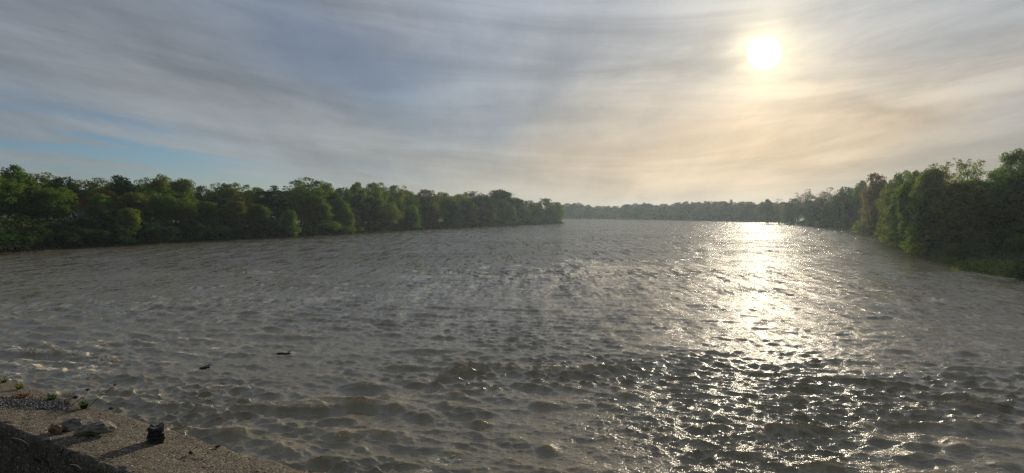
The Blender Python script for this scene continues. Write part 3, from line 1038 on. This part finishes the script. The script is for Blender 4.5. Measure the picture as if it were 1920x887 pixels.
# shrubs along the left shore
for i, u in enumerate(np.linspace(-40, 1050, 74)):
    uu = u + random.uniform(-5, 5)
    Y = shore('L', uu) + random.uniform(0.5, 5)
    x = (uu - 960) / F * Y
    h = random.uniform(2.0, 4.6)
    tree('shrub', 'shrub', x, Y, lz(x, Y) + h, h * random.uniform(1.1, 1.9), (fc := DARK if uu < 420 else random.choice((DARK, DARK, GREEN, DARK))),
         '%s %s shrub at the left waterline below %s' % ('tall' if h > 3.3 else 'low', TINT[fc], mark(LEFT_MARKS, uu)), 'shrub', 'shrubs along the left shore', small=True)

# --- right bank
RIGHT_TREES = [
    (1911, 282, 110, 26, 'near', GREEN, 1, 'tall dark tree at the right edge of the photo'),
    (1965, 300, 110, 24, 'near', GREEN, 0, 'leafy tree mostly outside the right edge of the photo'),
    (1872, 318, 70, 30, 'near', LEAFY, 1, 'green tree in the dip left of the tall right-edge tree'),
    (1812, 298, 76, 24, 'near', LEAFY, 2, 'high light green tree with an open feathery top'),
    (1764, 305, 58, 26, 'near', OLIVE, 2, 'sparse feathery tree left of the high light green tree'),
    (1742, 318, 78, 12, 'near', LEAFY, 0, 'broad bright green tree leaning out over the right shore'),
    (1830, 336, 100, 12, 'near', GREEN, 1, 'deep green tree filling the bank behind the yellow bush'),
    (1715, 321, 58, 26, 'broad', GREEN, None, 'even green crown left of the sparse feathery tree'),
    (1688, 323, 50, 30, 'broad', GREEN, None, 'rounded green crown at the middle of the right skyline'),
    (1651, 326, 56, 18, 'broad', BUD, None, 'brownish budding tree on the right skyline'),
    (1640, 352, 44, 6, 'dense', OLIVE, None, 'light olive tree at the bend of the right shore'),
    (1690, 358, 50, 6, 'near', GREEN, 0, 'full green tree by the water left of the broad bright tree'),
    (1617, 340, 44, 22, 'broad', GREEN, None, 'green tree stepping down left of the brownish budding tree'),
    (1588, 351, 40, 26, 'broad', DARK, None, 'dark round tree right of the wide bare-twigged tree'),
    (1549, 352, 48, 26, 'bare', BUD, None, 'wide bare-twigged brown tree on the right skyline'),
    (1512, 355, 28, 24, 'bare', BUD, None, 'small bare see-through tree alone above the right skyline'),
    (1565, 372, 44, 12, 'dense', GREEN, None, 'shaded tree under the wide bare-twigged tree'),
    (1606, 368, 40, 8, 'dense', DARK, None, 'shaded tree at the water left of the light olive tree'),
    (1530, 376, 44, 14, 'dense', DARK, None, 'dark tree at the water under the bare see-through tree'),
    (1492, 372, 34, 24, 'broad', DARK, None, 'dark smooth-domed tree where the right bank begins'),
    (1460, 373, 24, 30, 'bare', BUD, None, 'pale bare tree left of the dark smooth dome'),
    (1440, 374, 28, 40, 'broad', DARK, None, 'dark clump-topped tree where far and right banks meet'),
]
for (u, v, wpx, bk, kd, c, var, lb) in RIGHT_TREES:
    bank_tree('R', u, v, wpx, bk, kd, (c[0] * 1.3 + 0.012, c[1] * 1.2 + 0.014, c[2] * 1.6 + 0.012), lb, variant=var)  # leaf colours lifted paler and bluer, painting in the hazy veil
ru_ = np.array([1440, 1492, 1549, 1588, 1617, 1651, 1688, 1715, 1764, 1812, 1872, 1911, 1990], float)
rv_ = np.array([378, 376, 366, 356, 346, 334, 328, 326, 324, 318, 326, 300, 290], float)
for i, u in enumerate(np.linspace(1475, 1985, 24)):
    for bk in (14, 40):
        uu = u + random.uniform(-8, 8)
        k = 150 / max(90, shore('R', uu))
        bank_tree('R', uu, float(np.interp(uu, ru_, rv_)) + random.uniform(8, 26) * min(1.6, k), 60 * min(1.6, k), bk + random.uniform(-3, 5),
                  random.choice(('broad', 'dense', 'dense')), (fc := random.choice((GREEN, DARK, OLIVE))),
                  'shaded %s tree %s in the right wood behind %s' % (TINT[fc], 'back' if bk > 20 else 'deep', mark(RIGHT_MARKS, uu)), group='trees deep in the right wood')
SHR = [(1775, 480, 62, 1.6, 0, YELLOW, 'round yellow-green bush at the water on the right shore'), (1738, 455, 66, 3, 1, LEAFY, 'green bush above the round yellow-green bush, under the broad tree'),
       (1690, 452, 50, 2.5, 0, OLIVE, 'olive bush at the water left of the broad bright tree'), (1655, 440, 34, 2.5, 1, GREEN, 'small green bush at the bend of the right shore'),
       (1914, 500, 60, 2, 0, GREEN, 'dark bush at the water by the right edge of the photo')]
for (u, v, wpx, bk, var, c, lb) in SHR:
    Y = shore('R', u) + bk
    tp = at(u, v, Y)
    tree('shrub', 'shrub', tp.x, Y, tp.z, wpx / F * Y, c, lb, 'shrub', small=True, variant=var)
for i, u in enumerate(np.linspace(1490, 1975, 44)):
    uu = u + random.uniform(-5, 5)
    Y = shore('R', uu) + (random.uniform(18, 30) if uu > 1770 else random.uniform(2, 8))
    x = (uu - 960) / F * Y
    h = random.uniform(1.2, 3.6)
    tree('shrub', 'shrub', x, Y, lz(x, Y) + h, h * random.uniform(1.1, 1.9), (fc := random.choice((DARK, GREEN, OLIVE))),
         '%s %s shrub on the right bank by %s' % ('tall' if h > 2.4 else 'low', TINT[fc], mark(RIGHT_MARKS, uu)), 'shrub', 'shrubs under the right bank trees', small=True)

# --- far bank
fu_ = np.array([1055, 1080, 1110, 1135, 1160, 1185, 1210, 1230, 1255, 1275, 1300, 1320, 1345, 1400, 1425, 1475], float)
fv_ = np.array([383, 381, 386, 385, 385, 383, 381, 383, 382, 380, 379, 379, 378, 379, 378, 380], float)
for bk, n, dv in ((8, 34, 5), (24, 34, 0)):
    for i, u in enumerate(np.linspace(1050, 1480, n)):
        uu = u + random.uniform(-4, 4)
        Y = shore('F', uu) + bk
        tp = at(uu, float(np.interp(uu, fu_, fv_)) + dv + random.uniform(-1.2, 1.8), Y)
        tree('deciduous_tree', random.choice(('broad', 'broad', 'dense', 'tall')), tp.x, Y, tp.z, random.uniform(22, 32) / F * Y,
             (fc := random.choice((GREEN, DARK, OLIVE, BLUE, GREEN))), 'hazy %s tree %s of the far treeline, %s' % (TINT[fc], 'in front' if bk < 15 else 'at the back', mark(FAR_MARKS, uu)), group='hazy trees of the far treeline')
for (u, v, wpx, kd, c, lb, nm) in ((1370, 373.5, 12, 'spire', DARK, 'pointed conifer spiking above the hazy far treeline', 'conifer_tree'),
                                   (1080, 380.5, 26, 'broad', DARK, 'hazy dark hump-topped tree just right of the left point', 'deciduous_tree'),
                                   (1208, 380, 14, 'tall', DARK, 'slightly higher dark tree in the middle of the far treeline', 'deciduous_tree')):
    Y = shore('F', u) + 14
    tp = at(u, v, Y)
    tree(nm, kd, tp.x, Y, tp.z, wpx / F * Y, c, lb)


# ------------------------------------------------------------------ ground cover along both shores (uncountable)
def cover(name, path, n, hmin, hmax, depth, leaf, seed, col, label):
    """leafy undergrowth or grass hugging the bank along a run of shore points"""
    r_ = np.random.default_rng(seed)
    path = np.array(path)
    seg = np.hypot(*np.diff(path, axis=0).T)
    # more of it where the bank is near the bridge
    wgt = seg / np.hypot(*((path[:-1] + path[1:]) / 2).T) ** 1.0
    cum = np.concatenate([[0], np.cumsum(wgt)]) / wgt.sum()
    q = r_.random(n)
    i = np.clip(np.searchsorted(cum, q) - 1, 0, len(seg) - 1)
    f_ = (q - cum[i]) / (cum[i + 1] - cum[i] + 1e-9)
    p = path[i] + (path[i + 1] - path[i]) * f_[:, None]
    away = p / np.hypot(*p.T)[:, None]
    p = p + away * (r_.random(n) * depth)[:, None] + r_.normal(size=(n, 2)) * 0.8
    d = river_sd(p[:, 0], p[:, 1])
    ok = d > 0.15
    p, d = p[ok], d[ok]
    n = len(p)
    z = land_z(p[:, 0], p[:, 1])
    lump = smooth_noise(p[:, 0], p[:, 1], 0.35, seed)
    h = (hmin + (hmax - hmin) * lump) * np.clip(d / 2.0, 0.35, 1)
    return p, z, h, r_, n


def undergrowth(name, path, n, hmin, hmax, depth, leaf, seed, col):
    p, z, h, r_, n = cover(name, path, n, hmin, hmax, depth, leaf, seed, col, None)
    C = np.stack([p[:, 0], p[:, 1], z + h * r_.random(n) ** 0.7], 1)
    nn = r_.normal(size=(n, 3)) + np.array([0, -0.2, 0.6])
    nn /= np.linalg.norm(nn, axis=1)[:, None]
    sz = leaf * r_.uniform(0.6, 1.5, n) * np.clip(np.hypot(p[:, 0], p[:, 1]) / 140, 0.8, 2.5)
    V, Fq = leaves_np(C, nn, sz, r_)
    o = link(name, mesh_np(name, V, Fq, M_LEAF))
    o.color = (*col, 1)
    return tag(o, kind='stuff')


def grass(name, path, n, hmin, hmax, depth, seed, col, bw=0.035):
    p, z, h, r_, n = cover(name, path, n, hmin, hmax, depth, 0, seed, col, None)
    a = r_.random(n) * 6.283
    bwid = bw * np.clip(np.hypot(p[:, 0], p[:, 1]) / 90, 0.8, 3)
    ox, oy = np.cos(a) * bwid, np.sin(a) * bwid
    lean = r_.normal(size=(n, 2)) * (h * 0.28)[:, None]
    hh = h * r_.uniform(0.6, 1.2, n)
    V = np.stack([np.stack([p[:, 0] - ox, p[:, 1] - oy, z - 0.03], 1), np.stack([p[:, 0] + ox, p[:, 1] + oy, z - 0.03], 1),
                  np.stack([p[:, 0] + lean[:, 0], p[:, 1] + lean[:, 1], z + hh], 1)], 1).reshape(-1, 3)
    o = link(name, mesh_np(name, V, np.arange(3 * n).reshape(n, 3), M_LEAF))
    o.color = (*col, 1)
    return tag(o, kind='stuff')


lsh = [(-160, 128)] + lp
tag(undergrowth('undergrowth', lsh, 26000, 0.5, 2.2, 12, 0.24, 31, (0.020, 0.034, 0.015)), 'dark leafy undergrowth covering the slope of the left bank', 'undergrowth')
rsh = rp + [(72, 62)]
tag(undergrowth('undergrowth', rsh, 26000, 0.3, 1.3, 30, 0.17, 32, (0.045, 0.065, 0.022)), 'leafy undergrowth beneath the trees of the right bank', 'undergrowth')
tag(grass('grass', rp[5:] + [(72, 62)], 30000, 0.35, 0.9, 9, 33, (0.165, 0.200, 0.045)), 'yellow-green grass along the water of the right bank', 'grass')
tag(grass('grass', lp[5:], 14000, 0.4, 1.5, 5, 34, (0.085, 0.095, 0.035), 0.05), 'pale reedy grass at the water before the left point', 'grass')
tag(undergrowth('undergrowth', fp, 16000, 1.5, 7.0, 30, 0.30, 36, (0.035, 0.055, 0.025)), 'dark brush along the foot of the far treeline', 'undergrowth')

# lawn strip on top of the left bank at the picture's left
lw = []
for u in (-60, 0, 40, 78):
    Y = shore('L', u) + 12
    lw.append(((u - 960) / F * Y, Y))
tag(grass('lawn', lw, 9000, 0.2, 0.45, 12, 35, (0.10, 0.16, 0.03), 0.06), 'bright green lawn on top of the left bank under the trees', 'lawn')


# ------------------------------------------------------------------ the house among the trees
def box_bm(sx, sy, sz, c=(0, 0, 0)):
    x, y, z = sx / 2, sy / 2, sz / 2
    V = [(c[0] + a * x, c[1] + b * y, c[2] + d * z) for a in (-1, 1) for b in (-1, 1) for d in (-1, 1)]
    Fq = [(0, 1, 3, 2), (4, 6, 7, 5), (0, 4, 5, 1), (2, 3, 7, 6), (0, 2, 6, 4), (1, 5, 7, 3)]
    return V, Fq


def house():
    Y = shore('L', 138) + 22
    g = at(138, 412, Y)
    z0 = lz(g.x, Y)
    o = empty('house', (g.x, Y, z0), R(-18))
    tag(o, 'small white gabled house half hidden between the trees on the left bank', 'house')
    W2, Lh, He, Hr = 2.1, 7.0, 1.9, max(3.6, at(138, 392, Y).z - z0)
    V = [(-W2, 0, -0.5), (W2, 0, -0.5), (W2, 0, He), (0, 0, Hr), (-W2, 0, He), (-W2, Lh, -0.5), (W2, Lh, -0.5), (W2, Lh, He), (0, Lh, Hr), (-W2, Lh, He)]
    bm = bmesh.new()
    vs_ = [bm.verts.new(v) for v in V]
    for f in ((0, 1, 2, 3, 4), (9, 8, 7, 6, 5), (1, 6, 7, 2), (0, 4, 9, 5)):
        bm.faces.new([vs_[i] for i in f])
    me = bpy.data.meshes.new('wall')
    bm.to_mesh(me)
    bm.free()
    me.materials.append(M_WHITE)
    link('wall', me, o)
    for s_ in (-1, 1):
        dx, dz = W2 + 0.35, Hr - He + 0.35 * (Hr - He) / W2
        V = [(0, -0.35, Hr + 0.06), (s_ * dx, -0.35, Hr + 0.06 - dz), (s_ * dx, Lh + 0.35, Hr + 0.06 - dz), (0, Lh + 0.35, Hr + 0.06)]
        V += [(a, b, c + 0.14) for a, b, c in V]
        Fq = [(0, 1, 2, 3), (7, 6, 5, 4), (0, 4, 5, 1), (1, 5, 6, 2), (2, 6, 7, 3), (3, 7, 4, 0)]
        link('roof', mesh_np('roof', V, Fq, M_ROOF), o)
    for (x, z, ww, hh) in ((-1.0, 1.1, 0.8, 1.0), (0.0, Hr - 1.3, 0.6, 0.8)):
        fr = link('window', mesh_np('window', *box_bm(ww + 0.16, 0.08, hh + 0.16, (x, -0.04, z)), M_WHITE), o)
        link('pane', mesh_np('pane', *box_bm(ww, 0.03, hh, (x, -0.09, z)), M_GLASS), fr)
    d = link('door', mesh_np('door', *box_bm(0.9, 0.07, 1.95, (0.9, -0.035, 0.95)), M_DOOR), o)
    link('handle', mesh_np('handle', *box_bm(0.05, 0.08, 0.12, (0.6, -0.10, 0.95)), M_ROCK), d)
    # two white garden chairs to its left
    for k, (u, lab) in enumerate(((119, 'white garden chair on the grass farther from the house'), (125, 'white garden chair on the grass nearer to the house'))):
        p = at(u, 411, Y - 4)
        zc_ = lz(p.x, Y - 4)
        c = empty('garden_chair', (p.x, Y - 4, zc_), R(20 - 50 * k))
        tag(c, lab, 'chair', 'white garden chairs by the house')
        link('seat', mesh_np('seat', *box_bm(0.7, 0.6, 0.06, (0, 0, 0.42)), M_WHITE), c)
        link('backrest', mesh_np('backrest', *box_bm(0.7, 0.06, 0.75, (0, 0.33, 0.80)), M_WHITE), c)
        for a in (-0.3, 0.3):
            for b in (-0.25, 0.25):
                link('leg', mesh_np('leg', *box_bm(0.07, 0.07, 0.39, (a, b, 0.195)), M_WHITE), c)


house()


# ------------------------------------------------------------------ the concrete wall in the lower left corner
def fbm(p, o=4):
    return mnoise.fractal(p, 0.9, 2.1, o)


def build_wall():
    """broad old wall: a grid over its top, rounded worn edges, faces down to the water and the soil"""
    L0, L1 = -8.5, 18.0
    n, k = 620, 46
    # cross section: near face, top, river face
    prof = [(0.0, -4.2), (0.0, -2.0), (0.0, -0.9), (0.0, -0.5), (0.0, -0.28), (0.0, -0.14), (0.0, -0.06), (0.012, -0.02)]
    for j in range(k + 1):
        prof.append((0.03 + (WIDTH - 0.06) * j / k, 0.0))
    prof += [(WIDTH - 0.012, -0.02), (WIDTH, -0.06), (WIDTH, -0.14), (WIDTH, -0.3), (WIDTH, -0.7), (WIDTH, -1.6), (WIDTH, -3.2), (WIDTH, -7.0)]
    m = len(prof)
    V = np.zeros((n, m, 3))
    base_ = fe0 - WN * WIDTH
    for i in range(n):
        # finer steps inside the picture
        s_ = L0 + (L1 - L0) * i / (n - 1)
        q = base_ + WT * s_
        for j, (a, b) in enumerate(prof):
            p = q + WN * a
            zt = P0.z - SLOPE * (Vector((p.x, p.y, 0)) - Vector((P0.x, P0.y, 0))).dot(LEDGE_N)
            p = Vector((p.x, p.y, zt + b))
            e = min(abs(a), abs(WIDTH - a))
            wob = 0.5 * fbm(Vector((p.x * 2.2, p.y * 2.2, p.z * 2.2)))
            if b >= -0.03:
                p.z += 0.014 * fbm(p * 1.6) + 0.006 * fbm(p * 9.0) - (0.03 * max(0, fbm(p * 3.1) - 0.05) if e < 0.08 else 0)
            side = -1 if a < WIDTH / 2 else 1
            if e < 0.07:
                p += WN * side * (-0.075 * abs(wob) + 0.022 * fbm(p * 6))
            V[i, j] = p
    idx = np.arange(n * m).reshape(n, m)
    Fq = np.stack([idx[:-1, :-1], idx[1:, :-1], idx[1:, 1:], idx[:-1, 1:]], -1).reshape(-1, 4)
    o = link('concrete_wall', mesh_np('concrete_wall', V.reshape(-1, 3), Fq, M_CONC, True))
    tag(o, 'broad weathered concrete wall with a gritty top in the lower left corner', 'wall')


build_wall()


def rock_mesh(name, size, seed, mat, sub=3, rough=0.28, sharp=5):
    bm = bmesh.new()
    r_ = random.Random(seed)
    bmesh.ops.create_icosphere(bm, subdivisions=sub, radius=1.0)
    planes = [(Vector((r_.gauss(0, 1), r_.gauss(0, 1), r_.gauss(0, 1))).normalized(), r_.uniform(0.55, 0.85)) for _ in range(sharp * 2)]
    for v in bm.verts:
        for nrm, dd in planes:
            e = v.co.dot(nrm) - dd
            if e > 0:
                v.co -= nrm * e * 0.9
        off = Vector((seed * 3.1, 0, 0))
        v.co *= 1 + rough * mnoise.fractal(v.co * 1.7 + off, 0.8, 2.2, 4)
        v.co = Vector((v.co.x * size[0], v.co.y * size[1], v.co.z * size[2]))
    zmin = min(v.co.z for v in bm.verts)
    for v in bm.verts:
        v.co.z = max(v.co.z - zmin, size[2] * 0.10) - size[2] * 0.14
    me = bpy.data.meshes.new(name)
    bm.to_mesh(me)
    bm.free()
    me.materials.append(mat)
    return me


def put_rock(name, u, v, size, rz, seed, mat, label, cat='stone', group=None, rough=0.28, lift=0.0):
    p = on_ledge(u, v)
    o = link(name, rock_mesh(name, size, seed, mat, rough=rough))
    o.location = p + Vector((0, 0, lift))
    o.rotation_euler = (0, 0, rz)
    return tag(o, label, cat, group)


put_rock('broken_stone', 181, 814, (0.235, 0.12, 0.085), R(4), 5, M_PALE, 'long pale broken stone tapering to the right on the concrete wall', rough=0.35)
put_rock('broken_stone', 131, 805, (0.135, 0.12, 0.075), R(20), 9, M_ROCK, 'dark grey rounded stone between the pale and the brown one')
put_rock('broken_stone', 103, 813, (0.065, 0.06, 0.070), R(50), 14, M_BROWN, 'small rusty brown stone left of the dark grey stone')
put_rock('pebble', 90, 826, (0.035, 0.03, 0.02), R(10), 21, M_PALE, 'pale pebble near the inner edge below the brown stone', 'pebble')
put_rock('dirt_clod', 141, 748, (0.045, 0.035, 0.022), R(0), 23, M_BLACK, 'black clod on the river edge behind the dry stalks', 'clod')
put_rock('dirt_clod', 208, 768, (0.035, 0.03, 0.016), R(0), 24, M_BLACK, 'small dark clod on the river edge right of the dry stalks', 'clod')
put_rock('dirt_clod', 357, 852, (0.022, 0.02, 0.024), R(0), 25, M_BLACK, 'upright black crumb right of the charred stub', 'clod', rough=0.5)
put_rock('dirt_clod', 409, 839, (0.034, 0.018, 0.014), R(0), 26, M_BLACK, 'flat black crumb nearest the river edge, right of the stub', 'clod', rough=0.5)


def stub():
    p = on_ledge(292, 829)
    bm = bmesh.new()
    rings, k = 15, 20
    Hs, W_ = 0.195, 0.094
    prev = None
    r_ = random.Random(4)
    for i in range(rings):
        f_ = i / (rings - 1)
        layer = 1 + (0.07 if i % 3 == 0 else -0.05 if i % 3 == 1 else 0.02) + r_.uniform(-0.05, 0.05) - 0.10 * f_
        cx, cy_ = r_.uniform(-0.008, 0.008) + 0.010 * f_, r_.uniform(-0.006, 0.006)
        ring = []
        for j in range(k):
            a = 2 * math.pi * j / k
            c, s_ = math.cos(a), math.sin(a)
            sq = 1 / max(abs(c), abs(s_)) ** 0.72                     # squarish post
            rr = W_ * 0.92 * layer * sq * (1 + 0.07 * r_.uniform(-1, 1))
            ring.append(bm.verts.new((cx + rr * c, cy_ + rr * s_, Hs * f_ - 0.02 + (r_.uniform(-0.012, 0.012) if i == rings - 1 else 0))))
        if prev:
            for j in range(k):
                bm.faces.new((prev[j], prev[(j + 1) % k], ring[(j + 1) % k], ring[j]))
        prev = ring
    c = bm.verts.new((0.01, 0, Hs - 0.035))
    for j in range(k):
        bm.faces.new((prev[j], prev[(j + 1) % k], c))
    me = bpy.data.meshes.new('post_stub')
    bm.to_mesh(me)
    bm.free()
    me.materials.append(M_BLACK)
    o = link('post_stub', me)
    o.location = p
    o.rotation_euler = (0, 0, R(24))
    tag(o, 'ragged black stub of a broken post standing on the concrete wall', 'post stub')


stub()


def gravel():
    """the dark strip of loose grit and the scattered grains on the wall's top"""
    r_ = np.random.default_rng(77)
    Vs, Fs = [], []
    octv = np.array([(1, 0, 0), (-1, 0, 0), (0, 1, 0), (0, -1, 0), (0, 0, 1), (0, 0, -1)], float)
    octf = np.array([(0, 2, 4), (2, 1, 4), (1, 3, 4), (3, 0, 4), (2, 0, 5), (1, 2, 5), (3, 1, 5), (0, 3, 5)])
    n = 0
    for i in range(2600):
        if i < 1300:
            u = r_.uniform(-40, 132)
            v = 757 + r_.normal() * 5.0 + (u - 60) * 0.05
            s_ = r_.uniform(0.006, 0.020)
        else:
            u = r_.uniform(-30, 560)
            v = r_.uniform(712, 890)
            s_ = r_.uniform(0.004, 0.011)
        p = on_ledge(u, v)
        a = (p - (fe0 - WN * WIDTH)).dot(WN)
        if not 0.04 < a < WIDTH - 0.05:
            continue
        R3 = np.array(Matrix.Rotation(r_.random() * 6.28, 3, Vector(r_.normal(size=3)).normalized()))
        V = (octv * (s_ * r_.uniform(0.6, 1.3, (6, 1)))) @ R3.T + np.array(p) + np.array([0, 0, s_ * 0.4])
        Vs.append(V)
        Fs.append(octf + 6 * n)
        n += 1
    o = link('gravel', mesh_np('gravel', np.concatenate(Vs), np.concatenate(Fs), M_GRAVEL))
    tag(o, 'dark loose gravel strewn over the top of the concrete wall', 'gravel', kind='stuff')


gravel()


def weed(u, v, h, n, seed, col, label, spread=0.5, cat='weed'):
    p = on_ledge(u, v)
    r_ = np.random.default_rng(seed)
    V, Fq = [], []
    for i in range(n):
        a = r_.random() * 6.283
        ln = h * r_.uniform(0.55, 1.15)
        out = Vector((math.cos(a), math.sin(a), 0))
        side = Vector((-out.y, out.x, 0))
        wd = 0.007 + 0.006 * r_.random()
        st = out * r_.uniform(0, 0.03)
        k = 4
        o = len(V)
        for j in range(k + 1):
            f_ = j / k
            c = st + out * (ln * spread * f_ ** 1.6) + Vector((0, 0, ln * (f_ - 0.35 * spread * f_ ** 2.4) - 0.01))
            ww = wd * (1 - f_) ** 0.7 * (1.6 if 0.2 < f_ < 0.7 else 1)
            V += [tuple(c - side * ww), tuple(c + side * ww)]
        Fq += [(o + 2 * j, o + 2 * j + 1, o + 2 * j + 3, o + 2 * j + 2) for j in range(k)]
    e = link('weed', mesh_np('weed', V, Fq, M_LEAF))
    e.location = p
    e.color = (*col, 1)
    return tag(e, label, cat)


weed(8, 717, 0.10, 26, 1, (0.06, 0.09, 0.03), 'small green weed farthest left on the wall top', 0.7)
weed(37, 730, 0.14, 26, 2, (0.11, 0.12, 0.03), 'yellow-green weed second from the left on the wall top', 0.5)
weed(97, 750, 0.12, 36, 3, (0.05, 0.09, 0.03), 'green leafy weed beside the gravel strip', 0.8)
weed(124, 755, 0.06, 24, 6, (0.09, 0.11, 0.03), 'tiny pale weed between the two green weeds', 0.9)
weed(158, 766, 0.14, 40, 4, (0.05, 0.085, 0.03), 'green weed at the foot of the dry stalks', 0.7)
weed(42, 746, 0.09, 60, 5, (0.16, 0.075, 0.03), 'dried rust-brown weed above the gravel strip', 1.2)


def stalk(u, v, tip, dY, seed, label, seeds):
    """thin dead stem leaning out over the water, with husks"""
    p = on_ledge(u, v)
    q = at(tip[0], tip[1], p.y + dY)
    e = empty('dry_stalk', p)
    tag(e, label, 'dry stalk')
    d = q - p
    path = [Vector((0, 0, -0.01))] + [d * f_ + Vector((0, 0, 0.10 * d.length * f_ * (1 - f_))) for f_ in (0.25, 0.5, 0.75, 1.0)]
    link('stem', mesh_np('stem', *tube_np(path, [0.006, 0.0055, 0.005, 0.004, 0.002], 5), M_STALK, True), e)
    for f_, s_, m_ in seeds:
        c = link('husk', rock_mesh('husk', (s_ * 1.8, s_, s_), seed + int(f_ * 100), m_, sub=2), e)
        c.location = d * f_ + Vector((0, 0, 0.10 * d.length * f_ * (1 - f_)))


stalk(166, 762, (217, 722), 0.15, 3, 'long dry stalk leaning right over the water from the green weed', ((0.52, 0.018, M_SEED), (0.97, 0.014, M_STALK)))
stalk(133, 761, (163, 740), 0.10, 8, 'short thin dry stalk left of the long one', ((0.9, 0.010, M_SEED),))
# a dark seed head on a hair-thin stem
stalk(150, 764, (164, 733), 0.05, 12, 'hair-thin stem topped by a black seed head behind the weeds', ((1.0, 0.018, M_BLACK),))


def twig(u, v, ln, rz, label, seed, rad=0.006):
    p = on_ledge(u, v) + Vector((0, 0, 0.008))
    r_ = random.Random(seed)
    path = [Vector((ln * (f_ - 0.5), r_.uniform(-0.012, 0.012), r_.uniform(0, 0.014))) for f_ in (0, 0.25, 0.5, 0.75, 1)]
    e = link('twig', mesh_np('twig', *tube_np(path, [rad * 0.6, rad, rad, rad, rad * 0.4], 5), M_BLACK, True))
    e.location = p
    e.rotation_euler = (0, 0, rz)
    tag(e, label, 'twig')


twig(190, 794, 0.11, R(15), 'thin dark twig lying behind the pale stone', 2)


def near_grass():
    """dead grass stems against the shaded inner face of the wall"""
    for k, (u0, v0, u1, v1) in enumerate(((6, 817, 31, 832), (132, 862, 156, 870))):
        a, b = on_ledge(u0, v0 - 6), on_ledge(u1, v1 - 6)
        base_ = fe0 - WN * WIDTH
        for q in (a, b):
            s_ = (q - base_).dot(WN)
            q -= WN * (s_ + 0.05 + 0.03 * k)
            q.z -= 0.08
        e = link('grass_stem', mesh_np('grass_stem', *tube_np([Vector((0, 0, 0)), (b - a) * 0.5 + Vector((0, 0, 0.02)), b - a], [0.003, 0.004, 0.002], 4), M_SEED, True))
        e.location = a
        tag(e, ('pale bent grass stem before the wall at the left edge', 'pale grass stem before the wall nearer the bottom edge')[k], 'grass stem')


near_grass()
npath = [(fe0 - WN * (WIDTH + 0.15) + WT * s_) for s_ in (-6, 0, 3, 8)]
r_ = np.random.default_rng(5)
n_ = 2600
ss = r_.uniform(-5, 9, n_)
off = WIDTH + 0.06 + r_.random(n_) ** 1.5 * 1.6
px_ = fe0.x - WN.x * off + WT.x * ss
py_ = fe0.y - WN.y * off + WT.y * ss
pz_ = land_z(px_, py_)
hh = r_.uniform(0.12, 0.55, n_)
aa = r_.random(n_) * 6.283
le = r_.normal(size=(n_, 2)) * (hh * 0.3)[:, None]
Vg = np.stack([np.stack([px_ - 0.006 * np.cos(aa), py_ - 0.006 * np.sin(aa), pz_ - 0.02], 1), np.stack([px_ + 0.006 * np.cos(aa), py_ + 0.006 * np.sin(aa), pz_ - 0.02], 1),
               np.stack([px_ + le[:, 0], py_ + le[:, 1], pz_ + hh], 1)], 1).reshape(-1, 3)
o = link('grass', mesh_np('grass', Vg, np.arange(3 * n_).reshape(n_, 3), M_LEAF))
o.color = (0.05, 0.06, 0.03, 1)
tag(o, 'rough dark grass on the soil behind the concrete wall', 'grass', kind='stuff')


# ------------------------------------------------------------------ driftwood in the current
def driftwood(u, v, ln, rz, label, seed, fork=False):
    p = on_z(u, v, 0.0)
    r_ = random.Random(seed)
    e = empty('floating_branch', p, rz)
    tag(e, label, 'branch')
    path = [Vector((ln * (f_ - 0.5), r_.uniform(-0.04, 0.04), 0.03 + r_.uniform(0, 0.05))) for f_ in (0, 0.2, 0.45, 0.7, 1)]
    link('limb', mesh_np('limb', *tube_np(path, [0.05, 0.075, 0.07, 0.06, 0.03], 8), M_DRIFT, True), e)
    q = path[3]
    link('twig', mesh_np('twig', *tube_np([q, q + Vector((0.15, 0.05, 0.12)), q + Vector((0.3, 0.1, 0.16))], [0.03, 0.02, 0.01], 6), M_DRIFT, True), e)
    if fork:
        q = path[1]
        link('twig', mesh_np('twig', *tube_np([q, q + Vector((0.2, 0.05, 0.10)), q + Vector((0.42, 0.0, 0.19))], [0.04, 0.025, 0.01], 6), M_DRIFT, True), e)


driftwood(532, 665.5, 0.78, R(14), 'straight black branch floating on the river left of centre', 5)
driftwood(384, 692, 0.50, R(28), 'forked black branch floating nearer the concrete wall', 6, True)

# ------------------------------------------------------------------ rocks at the foot of the left bank
for k, (u, dY, s_, lab) in enumerate(((8, 1.5, 1.5, 'large grey shore rock at the left edge of the water'), (24, 2.0, 1.3, 'grey shore rock second from the left edge'),
                                      (40, 1.6, 0.9, 'smaller grey shore rock third from the left edge'))):
    Y = shore('L', u) + dY
    x = (u - 960) / F * Y
    o = link('shore_rock', rock_mesh('shore_rock', (s_, s_ * 0.8, s_ * 0.5), 40 + k, M_ROCK))
    o.location = (x, Y, lz(x, Y) + 0.15)
    tag(o, lab, 'rock')

# ------------------------------------------------------------------ morning haze over river and woods
HAZE = 0.00016
m_, t = material('haze')
pv = t.n('ShaderNodeVolumePrincipled')
pv.inputs['Color'].default_value = (0.40, 0.49, 0.57, 1)
pv.inputs['Density'].default_value = HAZE
pv.inputs['Anisotropy'].default_value = 0.55
om = t.n('ShaderNodeOutputMaterial')
t.put(om.inputs['Volume'], pv.outputs[0])
hz = link('haze', mesh_np('haze', *box_bm(3720, 3720, 38, (-4, 9, 15.0)), m_))
tag(hz, 'thin bluish morning haze over the whole river valley', 'haze', kind='stuff')
